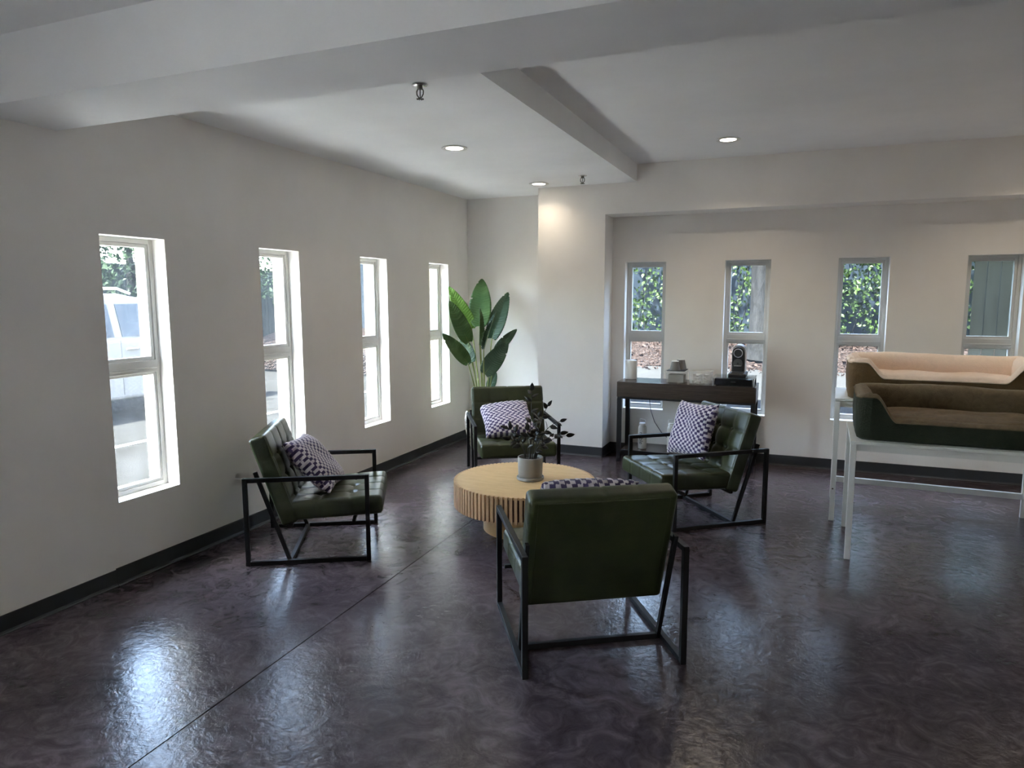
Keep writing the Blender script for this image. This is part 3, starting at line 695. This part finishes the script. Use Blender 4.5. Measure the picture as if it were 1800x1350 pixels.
bx_ = MB(); bx_.box(-.072, .072, -.065, .065, .007, .080); o = tag(bx_.build('sachet_box', M['grey_card'], None, bevel=.003), 'grey carton inside the left clear bin', 'box'); o.location = (*B1, CZ)
rg = random.Random(3)
for k in range(22):
    q = MB(); q.lathe([(0, 0), (.012, 0), (.017, .024), (.019, .026), (0, .027)], 12)
    o = q.build('coffee_pod', M['white_plastic'], None, smooth=True); tag(o, 'small white coffee creamer pod in the right clear bin', 'pod', 'white pods in the clear bin')
    lay = k // 8; gx, gy = (k % 4 - 1.5) * .037, ((k // 4) % 2 - .5) * .06
    o.location = (B2[0] + gx + rg.uniform(-.004, .004), B2[1] + gy + rg.uniform(-.01, .01), CZ + .007 + lay * .028); o.rotation_euler = (rg.uniform(-.3, .3), rg.uniform(-.3, .3), rg.uniform(0, 6))
sp = MB(); sp.box(-.085, .085, -.09, .125, 0, .006); o = tag(sp.build('cup_tray', M['black_matte'], None, bevel=.002), 'thin black tray under the grey cups on the left clear bin', 'tray'); o.location = (B1[0], B1[1], CZ + .1155)
def cup(x, y, z, label, s=1.0):
    o = thing('paper_cup', label, 'cup', (x, y, z), 0, 'grey paper cups on the console')
    MB().lathe([(0, 0), (.050 * s, 0), (.052 * s, .003), (.049 * s, .008), (.033 * s, .082 * s), (0, .082 * s)], 32).build('body', M['paper_cup'], o, smooth=True)
    MB().lathe([(.027 * s, .080 * s), (.0335 * s, .082 * s), (.032 * s, .087 * s), (0, .087 * s)], 32).build('cup_base', M['white_plastic'], o, smooth=True)
cup(B1[0] - .014, B1[1] - .036, CZ + .1215, 'front upside-down grey paper cup on the left clear bin')
cup(B1[0] + .022, B1[1] + .066, CZ + .1215, 'taller upside-down grey paper cup stack behind the front cup', 1.10)
# capsule drawer and coffee machine
KX, KY = -.535, 6.710
t = thing('capsule_drawer', 'black capsule drawer with glass top under the coffee machine', 'capsule drawer', (KX, KY, CZ))
MB().box(-.165, .165, -.155, .155, .008, .066).build('drawer_box', M['black_gloss'], t, bevel=.003)
MB().box(-.186, .186, -.168, .168, .070, .077).build('glass_top', M['clear_glass'], t)
for sx in (-1, 1):
    for sy in (-1, 1): MB().lathe([(0, 0), (.007, 0), (.007, .070), (0, .070)], 12, (sx * .174, sy * .158, 0)).build('corner_post', M['black_gloss'] if sy > 0 else M['chrome'], t, smooth=True)
MB().box(-.022, .022, -.158, -.155, .038, .042).build('nameplate', M['chrome'], t)
t = thing('coffee_machine', 'black and silver arched capsule coffee machine at the right end of the console', 'coffee machine', (-.505, 6.715, CZ + .0772))
def arch(hw, h, n=20, z0=0): return [(-hw, z0)] + [(hw, z0)] + [(hw * math.cos(PI * k / n), h - hw + hw * math.sin(PI * k / n)) for k in range(n + 1)]
MB().prism(arch(.060, .292, 24, .03), -.055, .125, 'y').build('housing', M['silver'], t, bevel=.004)
MB().prism(arch(.053, .276, 24, .055), -.100, -.055, 'y').build('front_body', M['black_gloss'], t, bevel=.004)
def disc_y(r0, r1, y0, y1, z): 
    mb = MB(); mb.lathe([(r0, 0), (r1, 0), (r1, y1 - y0), (r0, y1 - y0)] if r0 > 0 else [(0, 0), (r1, 0), (r1, y1 - y0), (0, y1 - y0)], 36, close=r0 > 0)
    mb.v = [(x, y1 - zz, z + yy) for x, yy, zz in mb.v]; return mb
disc_y(.034, .041, -.108, -.099, .222).build('lever_ring', M['chrome'], t, smooth=True)
disc_y(0, .030, -.104, -.099, .222).build('lever_face', M['black_matte'], t, smooth=True)
disc_y(0, .042, -.105, -.099, .128).build('brew_head', M['graphite'], t, smooth=True)
disc_y(0, .009, -.109, -.104, .128).build('outlet', M['black_matte'], t, smooth=True)
MB().box(-.046, .046, -.118, -.100, .055, .108).build('cup_bay', M['black_matte'], t, bevel=.003)
MB().tube([(-.030, -.112, .106), (-.030, -.122, .106), (.030, -.122, .106), (.030, -.112, .106)], .004, 8).build('spout', M['chrome'], t, smooth=True)
MB().box(-.078, .078, -.165, .120, 0, .040).build('drip_base', M['black_matte'], t, bevel=.012, seg=3)
MB().box(-.052, .052, -.160, -.100, .040, .046).build('drip_grid', M['graphite'], t)
MB().lathe([(0, 0), (.05, 0), (.052, .12), (0, .125)], 28, (.012, .118, .04)).build('water_tank', M['clear_plastic'], t, smooth=True)
# bottles on the lower shelf
def bottle(x, y, label, rz):
    t = thing('water_bottle', label, 'bottle', (x, y, .122), rz, 'white bottles on the console shelf')
    MB().lathe([(0, 0), (.038, 0), (.041, .004), (.041, .196), (.039, .210), (.031, .226), (.030, .230), (0, .230)], 36).build('body', M['bottle'], t, smooth=True)
    l = MB().lathe([(0, .230), (.031, .230), (.032, .233), (.032, .248), (.029, .252), (0, .252)], 32).build('lid', M['white_plastic'], t, smooth=True)
    MB().tube([(-.029, 0, .243), (-.030, 0, .275), (-.024, 0, .288), (.022, 0, .283), (.029, 0, .274), (.029, 0, .243)], .0042, 8).build('handle', M['white_plastic'], l, smooth=True)
    fc = bpy.data.curves.new('lettering', 'FONT'); fc.body = 'noble'; fc.size = .054; fc.align_x = 'CENTER'; fc.align_y = 'CENTER'; fc.extrude = .0
    tmp = bpy.data.objects.new('tmp', fc); COL.objects.link(tmp); bpy.context.view_layer.update()
    me = bpy.data.meshes.new_from_object(tmp.evaluated_get(bpy.context.evaluated_depsgraph_get())); bpy.data.objects.remove(tmp); bpy.data.curves.remove(fc)
    bm = bmesh.new(); bm.from_mesh(me); bmesh.ops.triangulate(bm, faces=bm.faces)
    bmesh.ops.subdivide_edges(bm, edges=[e for e in bm.edges if e.calc_length() > .006], cuts=2)
    for v in bm.verts:                                    # text runs down the bottle, wrapped round it
        a = v.co.y / .0416; v.co = Vector((.0416 * math.sin(a), -.0416 * math.cos(a), .105 - v.co.x))
    bm.to_mesh(me); bm.free(); me.materials.append(M['ink'])
    obj_from_mesh('lettering', me, t)
bottle(-1.375, 6.68, 'white water bottle with loop lid under the console, nearest the pillar', -.12)
bottle(-1.105, 6.74, 'white water bottle under the console, partly hidden by the upright pillow', .25)
cd = MB(); cd.tube([(-1.38, 6.955, CZ - .05), (-1.372, 6.952, .60), (-1.35, 6.952, .45), (-1.31, 6.95, .34), (-1.24, 6.948, .24), (-1.18, 6.945, .19), (-1.13, 6.943, .22), (-1.10, 6.945, .18)], .0035, 8)
tag(cd.build('power_cord', M['cord'], None, smooth=True), 'thin dark power cord hanging down the wall behind the console', 'cord')

# ------------------------------------------------------------------ white tables and pet beds at the right
def white_table(x0, x1, y0, y1, z, ctr, rot, label, rail_back=True):
    t = thing('work_table', label, 'table', (*ctr, 0), rot, 'white metal tables at the right')
    hx, hy = (x1 - x0) / 2, (y1 - y0) / 2; L = .034
    MB().box(-hx, hx, -hy, hy, z - .020, z).build('tabletop', M['white_metal'], t, bevel=.003)
    for sx in (-1, 1):
        for sy in (-1, 1):
            l = MB().cbox((sx * (hx - L / 2 - .002), sy * (hy - L / 2 - .002), (z - .02) / 2), (L, L, z - .02)).build('leg', M['white_metal'], t, bevel=.003)
            if rail_back and sx < 0 and sy < 0:
                b = MB(); b.lathe([(0, 0), (.006, 0), (.006, .003), (.003, .003), (0, .001)], 14); b.v = [(-hx + L / 2 + a, -hy + .002 - c, .235 + bb) for a, bb, c in b.v]; b.build('bolt', M['sprinkler'], l)
    ap = MB(); 
    for sy in (-1, 1): ap.box(-hx + L, hx - L, sy * (hy - .03) - .01, sy * (hy - .03) + .01, z - .062, z - .02)
    for sx in (-1, 1): ap.box(sx * (hx - .03) - .01, sx * (hx - .03) + .01, -hy + L, hy - L, z - .062, z - .02)
    ap.build('apron', M['white_metal'], t)
    if rail_back:
        MB().box(-hx + L, hx - L, hy - L, hy - .004, .135, .178).build('stretcher', M['white_metal'], t, bevel=.002)
        for sx in (-1, 1): MB().box(sx * (hx - L / 2) - .012, sx * (hx - L / 2) + .012, -hy + L, hy - L, .150, .185).build('stretcher', M['white_metal'], t, bevel=.002)
    return t
FT = (.312, 1.570, 4.560, 5.262, .738); RT = (.252, 1.545, 5.325, 5.985, .885)
FC, FA = (.9496, 4.895), -.026; RC, RA = (.912, 5.640), -.0436
white_table(*FT, FC, FA, 'lower white metal table under the green pet bed', False)
white_table(*RT, RC, RA, 'taller white metal table under the cream and brown pet bed')
def pet_bed(tb, ctr, rot, x0, x1, y0, y1, z, hh, lo, s_in, s_out, th, m_out, m_in, label, over, seed, cush=.02):
    """Walled bed with a dipped front. hh: wall height, lo: height of the front lip, s_in/s_out: where the dip's slope begins and ends."""
    hx, hy = (x1 - x0) / 2, (y1 - y0) / 2
    ox, oy = (x0 + x1 - tb[0] - tb[1]) / 2, (y0 + y1 - tb[2] - tb[3]) / 2
    t = thing('pet_bed', label, 'pet bed', (ctr[0] + ox * math.cos(rot) - oy * math.sin(rot), ctr[1] + ox * math.sin(rot) + oy * math.cos(rot), z + .001), rot); rc = .075; rng = np.random.RandomState(seed); ph = rng.uniform(0, 6, 8)
    path = []
    def seg(a, b, n):
        for k in range(n): q = k / n; path.append((a[0] + (b[0] - a[0]) * q, a[1] + (b[1] - a[1]) * q))
    def arc(c, a0, n):
        for k in range(n): a = a0 + PI / 2 * k / n; path.append((c[0] + rc * math.cos(a), c[1] + rc * math.sin(a)))
    seg((-hx + rc, -hy), (hx - rc, -hy), 110); arc((hx - rc, -hy + rc), -PI / 2, 10); seg((hx, -hy + rc), (hx, hy - rc), 40); arc((hx - rc, hy - rc), 0, 10)
    seg((hx - rc, hy), (-hx + rc, hy), 80); arc((-hx + rc, hy - rc), PI / 2, 10); seg((-hx, hy - rc), (-hx, -hy + rc), 40); arc((-hx + rc, -hy + rc), PI, 10)
    N = len(path); H = []; NR = []
    for i, (x, y) in enumerate(path):
        if y < -hy + .02:
            e = min(x + hx, hx - x); q = min(1, max(0, (e - s_in) / (s_out - s_in))); q = q * q * (3 - 2 * q); H.append(hh + (lo - hh) * q)
        else: H.append(hh + .006 * math.sin(7 * x + ph[0]))
        a, b = path[i - 1], path[(i + 1) % N]; d = Vector((b[0] - a[0], b[1] - a[1])).normalized(); NR.append(Vector((-d.y, d.x)))
    def sweep(prof):
        vs_ = []; K = None
        for i in range(N):
            p = prof(H[i], i); K = len(p)
            for off, zz in p: c = Vector(path[i]) + NR[i] * off; vs_.append((c.x, c.y, zz))
        fs_ = [(i * K + k, i * K + k + 1, ((i + 1) % N) * K + k + 1, ((i + 1) % N) * K + k) for i in range(N) for k in range(K - 1)]
        return MB().add(vs_, fs_)
    wob = lambda i: .0022 * math.sin(i * .11 + ph[1]) + .0010 * math.sin(i * .29 + ph[2])
    ov = over
    o = sweep(lambda h, i: [(th * .5, 0), (.022, 0), (.008, .008), (.002 + wob(i), .03), (-.004 + wob(i), h * .5), (.000 + wob(i), h - ov), (.004, h - ov + .006), (th * .5, h - ov + .006)]).build('outer_cover', m_out, t, smooth=True)
    mx = lambda h: max(h, lo)
    o = sweep(lambda h, i: [(th * .5, h - ov - .004), (.003 + wob(i), h - ov - .003), (-.006 + wob(i), h - ov + .006), (-.004 + wob(i), h - .012), (.008, h + .004 + wob(i)), (th * .35, h + .014 + wob(i) * 1.5), (th * .7, h + .006), (th * .95, h - .02), (th * 1.04, (h + lo) / 2 - .01), (th, lo - .05), (th * .9, .04)]).build('lining', m_in, t, smooth=True)
    g = MB(); nx, ny = 60, 36; ax, ay = hx - th * .9, hy - th * .9
    for j in range(ny + 1):
        for i in range(nx + 1):
            u, v = 2 * i / nx - 1, 2 * j / ny - 1; e = (1 - u ** 8) * (1 - v ** 8)
            zz = lo - .03 + (.03 + cush) * e ** .5 + .006 * e * (math.sin(6 * u + 3 * v + ph[3]) + math.sin(11 * u * v + ph[4]) * .7 + math.sin(9 * v - 5 * u + ph[5]) * .6)
            yy = ay * v - (.03 if v < 0 else 0) * abs(v)
            g.v.append((ax * u, yy, zz))
    for j in range(ny):
        for i in range(nx): a = j * (nx + 1) + i; g.f.append((a, a + 1, a + nx + 2, a + nx + 1))
    b0 = len(g.v); ring_ = [i for i in range(nx + 1)] + [j * (nx + 1) + nx for j in range(1, ny + 1)] + [ny * (nx + 1) + i for i in range(nx - 1, -1, -1)] + [j * (nx + 1) for j in range(ny - 1, 0, -1)]
    for k in ring_: x, y, _ = g.v[k]; g.v.append((x, y, .01))
    R = len(ring_)
    for k in range(R): g.f.append((ring_[k], b0 + k, b0 + (k + 1) % R, ring_[(k + 1) % R]))
    g.f.append(tuple(range(b0, b0 + R))); g.build('cushion', m_in, t, smooth=True)
pet_bed(FT, FC, FA, .340, 1.430, 4.600, 5.245, FT[4], .268, .125, .095, .215, .105, M['velvet_green'], M['plush_tan'], 'dark green velvet pet bed with tan plush inside on the lower white table', .012, 1)
pet_bed(RT, RC, RA, .325, 1.470, 5.345, 5.975, RT[4], .272, .165, .11, .23, .10, M['fabric_brown'], M['plush_cream'], 'brown pet bed with cream plush lining on the taller white table', .020, 2, .0)

# ------------------------------------------------------------------ outside, left: lot, car, trees
YO = YW + OUT
def ground(name, poly, z, mt): return struct(MB().prism(poly, z - .2, z, 'z').build(name, mt))
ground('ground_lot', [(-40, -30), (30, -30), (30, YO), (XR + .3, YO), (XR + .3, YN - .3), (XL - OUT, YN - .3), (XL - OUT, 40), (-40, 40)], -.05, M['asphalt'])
M['bounce_strip'] = mat('bounce_concrete', (.82, .80, .77), .9, spec=0.02, bscale=30, bstr=.3, var=.08, vscale=2)
struct(MB().box(-4.85, XL - OUT, -20, 30, -.2, -.02).build('ground_bounce_strip', M['bounce_strip']))  # added pale strip, unseen, bounces sunlight up to the ceiling
struct(MB().box(-7.0, -6.88, -20, 20, -.05, -.045).build('ground_line', M['line_paint']))
def car(loc, label):
    t = thing('parked_car', label, 'car', loc)
    prof = [(-2.35, .42), (-2.38, .75), (-2.30, 1.02), (-2.2, 1.08), (1.15, 1.10), (1.9, 1.02), (2.32, .88), (2.42, .62), (2.38, .36), (1.95, .30)]
    def archpts(c): return [(c + .40 * math.cos(a), .34 + .40 * math.sin(a)) for a in np.linspace(.1, PI - .1, 10)]
    poly = prof + archpts(1.45) + [(.9, .27), (-.9, .27)] + archpts(-1.45) + [(-1.95, .30)]
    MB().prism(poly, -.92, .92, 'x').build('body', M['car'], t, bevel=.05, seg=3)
    cab = [(-2.22, 1.05), (-1.95, 1.56), (-1.4, 1.68), (.0, 1.70), (.55, 1.60), (1.35, 1.05)]
    c = MB(); n = len(cab)
    for s, sh in ((-1, 0), (1, 0)):
        for y, z in cab: c.v.append((s * (.90 - .17 * (z - 1.05) / .65), y, z))
    c.f = [tuple(range(n)), tuple(range(2 * n - 1, n - 1, -1))] + [(i, n + i, n + (i + 1) % n, (i + 1) % n) for i in range(n)]; c.build('cabin', M['car'], t, bevel=.04, seg=3)
    sx = lambda z: .905 - .17 * (z - 1.05) / .65
    for s in (-1, 1):
        for (y0, y1, y2, y3) in ((-1.95, -1.32, -1.32, -1.75), (-1.22, -.23, -.23, -1.22), (-.11, 1.0, .50, -.11)):
            mb = MB(); zs_ = (1.12, 1.12, 1.56, 1.56); ys_ = (y0, y1, y2, y3)
            mb.add([(s * (sx(z) - .02), y, z) for y, z in zip(ys_, zs_)] + [(s * (sx(z) + .008), y, z) for y, z in zip(ys_, zs_)], [(0, 1, 2, 3), (4, 5, 6, 7), (0, 1, 5, 4), (1, 2, 6, 5), (2, 3, 7, 6), (3, 0, 4, 7)]); mb.build('side_window', M['car_glass'], t)
        for y in (-1.05, -.01): MB().cbox((s * .935, y, .955), (.035, .20, .035)).build('door_handle', M['chrome'], t, bevel=.008)
        MB().box(min(s * .915, s * .925), max(s * .915, s * .925), -.165, -.155, .34, 1.08).build('door_seam', M['black_matte'], t)
        MB().tube([(s * .70, -1.7, 1.70), (s * .70, -1.6, 1.75), (s * .70, .0, 1.77), (s * .70, .2, 1.70)], .018, 8).build('roof_rail', M['silver'], t, smooth=True)
        MB().cbox((s * 1.0, .95, 1.12), (.16, .14, .13)).build('mirror', M['car'], t, bevel=.03)
        for y in (-1.45, 1.45):
            wv_ = MB(); wv_.lathe([(.20, -.11), (.33, -.11), (.345, -.08), (.345, .08), (.33, .11), (.20, .11)], 32, close=True); wv_.v = [(s * .81 + z_, y + a, .345 + b) for a, b, z_ in wv_.v]; w_ = wv_.build('wheel', M['rubber'], t, smooth=True)
            hb = MB(); hb.lathe([(0, -.07), (.205, -.07), (.205, .07), (0, .07)], 24); hb.v = [(s * .84 + z_, y + a, .345 + b) for a, b, z_ in hb.v]; hb.build('rim', M['silver'], w_)
        MB().cbox((s * .68, 2.33, .80), (.36, .16, .14)).build('headlamp', M['headlamp'], t, bevel=.03)
    ws = MB(); ws.add([(-.82, 1.30, 1.09), (.82, 1.30, 1.09), (.70, .62, 1.575), (-.70, .62, 1.575), (-.82, 1.33, 1.11), (.82, 1.33, 1.11), (.70, .65, 1.60), (-.70, .65, 1.60)], [(0, 1, 2, 3), (4, 5, 6, 7), (0, 1, 5, 4), (1, 2, 6, 5), (2, 3, 7, 6), (3, 0, 4, 7)]); ws.build('windscreen', M['car_glass'], t)
    return t
car((-9.35, 6.82, -.05), 'white car parked outside the left windows')
def foliage(name, mt, n, pos, size, parent, seed, face=None):
    rng = np.random.RandomState(seed); mb = MB()
    P = pos(rng, n)
    for p in P:
        d = Vector(rng.normal(size=3)); d.z -= .4; d.normalize(); nr = Vector(rng.normal(size=3)) * .6
        if face is not None: nr += Vector(face)
        s = size * rng.uniform(.6, 1.3); nr = (nr - d * nr.dot(d)).normalized(); sdv = d.cross(nr); p = Vector(p); b = len(mb.v)
        mb.v += [tuple(p), tuple(p + d * s * .4 + sdv * s * .32 + nr * s * .06), tuple(p + d * s), tuple(p + d * s * .4 - sdv * s * .32 + nr * s * .06), tuple(p + d * s * .45)]
        mb.f += [(b, b + 1, b + 4), (b + 1, b + 2, b + 4), (b + 2, b + 3, b + 4), (b + 3, b, b + 4)]
    me = bpy.data.meshes.new(name); me.from_pydata(mb.v, [], mb.f); me.materials.append(mt); o = obj_from_mesh(name, me, parent); o['kind'] = 'stuff'; return o
def tree(loc, h, rx, rz, label, seed, n=2600, leaf=.20):
    t = thing('tree', label, 'tree', loc, 0, 'trees beyond the parking lot')
    MB().tube([(0, 0, -.1), (.05, .03, h * .3), (-.03, .08, h * .6), (.02, 0, h)], [.22, .17, .12, .04], 10).build('trunk', M['bark'], t, smooth=True)
    def pos(rng, n_):
        q = rng.normal(size=(n_, 3)); q /= np.linalg.norm(q, axis=1)[:, None]; r = rng.uniform(.55, 1, n_) ** .5
        bl = 1 + .22 * np.sin(q[:, 0] * 5 + seed) * np.cos(q[:, 2] * 6)
        return q * (r * bl)[:, None] * np.array([rx, rx, rz]) + np.array([0, 0, h])
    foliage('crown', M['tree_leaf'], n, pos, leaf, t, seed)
tree((-15.0, 12.2, -.05), 3.2, 2.8, 2.6, 'leafy tree beyond the lot seen through the nearest left window', 2, 16000, .13)
tree((-14.0, 18.5, -.05), 3.6, 2.6, 2.8, 'leafy tree beyond the lot seen through the second left window', 3, 9000, .14)
tree((-11.0, 24.0, -.05), 3.6, 2.8, 2.8, 'leafy tree at the far end of the lot seen through the third left window', 4)
def fence(name, a, b, z0, z1, mt, label, bw=.145):
    a, b = Vector((*a, 0)), Vector((*b, 0)); L = (b - a).length; d = (b - a).normalized(); n = int(L / (bw + .008)); t = thing(name, label, 'fence', a, math.atan2(d.y, d.x)); me = None
    for k in range(n):
        if me is None: o = MB().box(0, bw, -.011, .011, z0, z1).build('board', mt, t, bevel=.003); me = o.data
        else: o = obj_from_mesh('board', me, t)
        o.location = (k * (bw + .008), random.uniform(-.004, .004), random.uniform(-.015, .015))
    for z in (z0 + .3, z1 - .3): MB().box(0, n * (bw + .008), .012, .05, z - .045, z + .045).build('rail', mt, t)
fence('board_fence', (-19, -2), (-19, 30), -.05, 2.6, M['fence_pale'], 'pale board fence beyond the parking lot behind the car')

# ------------------------------------------------------------------ outside, back: path, litter bank, ivy
ground('ground_path', [(XL - OUT, YO), (14, YO), (14, 12.2), (XL - OUT, 12.2)], .38, M['concrete_out'])
b = MB(); b.add([(-12, 12.2, .0), (14, 12.2, .0), (14, 12.2, .40), (-12, 12.2, .40), (14, 14.0, .80), (-12, 14.0, .80), (14, 20, .85), (-12, 20, .85), (14, 20, 0), (-12, 20, 0)],
      [(0, 1, 2, 3), (3, 2, 4, 5), (5, 4, 6, 7), (7, 6, 8, 9), (9, 8, 1, 0), (0, 3, 5, 7, 9), (1, 8, 6, 4, 2)]); struct(b.build('ground_bank', M['litter']))
rs = np.random.RandomState(12)
def lit_pos(rng, n_):
    y = rng.uniform(11.6, 14.0, n_); return np.stack([rng.uniform(-5, 5, n_), y, np.where(y < 12.2, .385, .41 + (y - 12.2) * .222)], 1)
M['dry_leaf'] = leaf_mat('dry_leaf', (.005, .0028, .0022), (.0135, .009, .0078), .7, .2, 6, .03)
tag(foliage('fallen_leaves', M['dry_leaf'], 3600, lit_pos, .08, None, 31), 'dry fallen leaves on the bank outside the back windows', 'leaves', kind='stuff')
struct(MB().box(-12, 14, 15.0, 15.3, .5, 4.6).build('wall_outer', M['fence_blue']))
def hedge(x0, x1, y, z0, z1, n, label, seed, dens=None, leaf=.088):
    t = thing('ivy_hedge', label, 'ivy', ((x0 + x1) / 2, y, z0), 0, 'ivy outside the back windows'); c = Vector(((x0 + x1) / 2, y, z0))
    def pos(rng, n_):
        out = []
        while len(out) < n_:
            x, z = rng.uniform(x0, x1), rng.uniform(z0, z1)
            k = .5 + .5 * math.sin(x * 5.1 + seed) * math.sin(z * 4.3 + seed * 2 + x) + .35 * math.sin(x * 11 + z * 7)
            if dens and not dens(x, z, rng): continue
            if k + rng.uniform(-.5, .6) < .3: continue
            out.append((x - c.x, rng.uniform(-.35, .25), z - z0))
        return np.array(out)
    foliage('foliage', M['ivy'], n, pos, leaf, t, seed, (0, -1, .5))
    rg_ = random.Random(seed)
    for k in range(7):
        x = rg_.uniform(x0, x1) - c.x; pts = [(x + .25 * math.sin(q * 4 + k), .12, q * (z1 - z0)) for q in np.linspace(0, 1, 9)]
        MB().tube(pts, .012, 6).build('vine', M['bark'], t, smooth=True)
hedge(-3.7, -1.7, 14.0, .9, 4.6, 2600, 'sunlit ivy hanging on the wall outside the window nearest the pillar', 1)
hedge(-1.6, -.75, 14.15, .9, 4.6, 1000, 'narrow curtain of ivy beside the tree trunk outside the second back window', 2, lambda x, z, r: x > -1.35 + .25 * math.sin(z * 3) or z > 3.4)
hedge(.3, 2.6, 13.7, .85, 4.6, 5200, 'dense ivy outside the third back window', 3)
t = thing('tree', 'thick tree trunk outside the second back window', 'tree', (-.50, 12.85, .50))
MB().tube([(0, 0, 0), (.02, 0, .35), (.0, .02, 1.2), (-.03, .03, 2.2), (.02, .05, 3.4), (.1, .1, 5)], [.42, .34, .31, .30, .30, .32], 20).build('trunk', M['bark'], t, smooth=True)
for a, z, l in ((2.3, 3.2, .9), (.6, 3.6, 1.0)):
    MB().tube([(0, .02, z), (math.cos(a) * l * .5, .1, z + l * .4), (math.cos(a) * l, .2, z + l)], [.14, .10, .05], 10).build('branch', M['bark'], t, smooth=True)
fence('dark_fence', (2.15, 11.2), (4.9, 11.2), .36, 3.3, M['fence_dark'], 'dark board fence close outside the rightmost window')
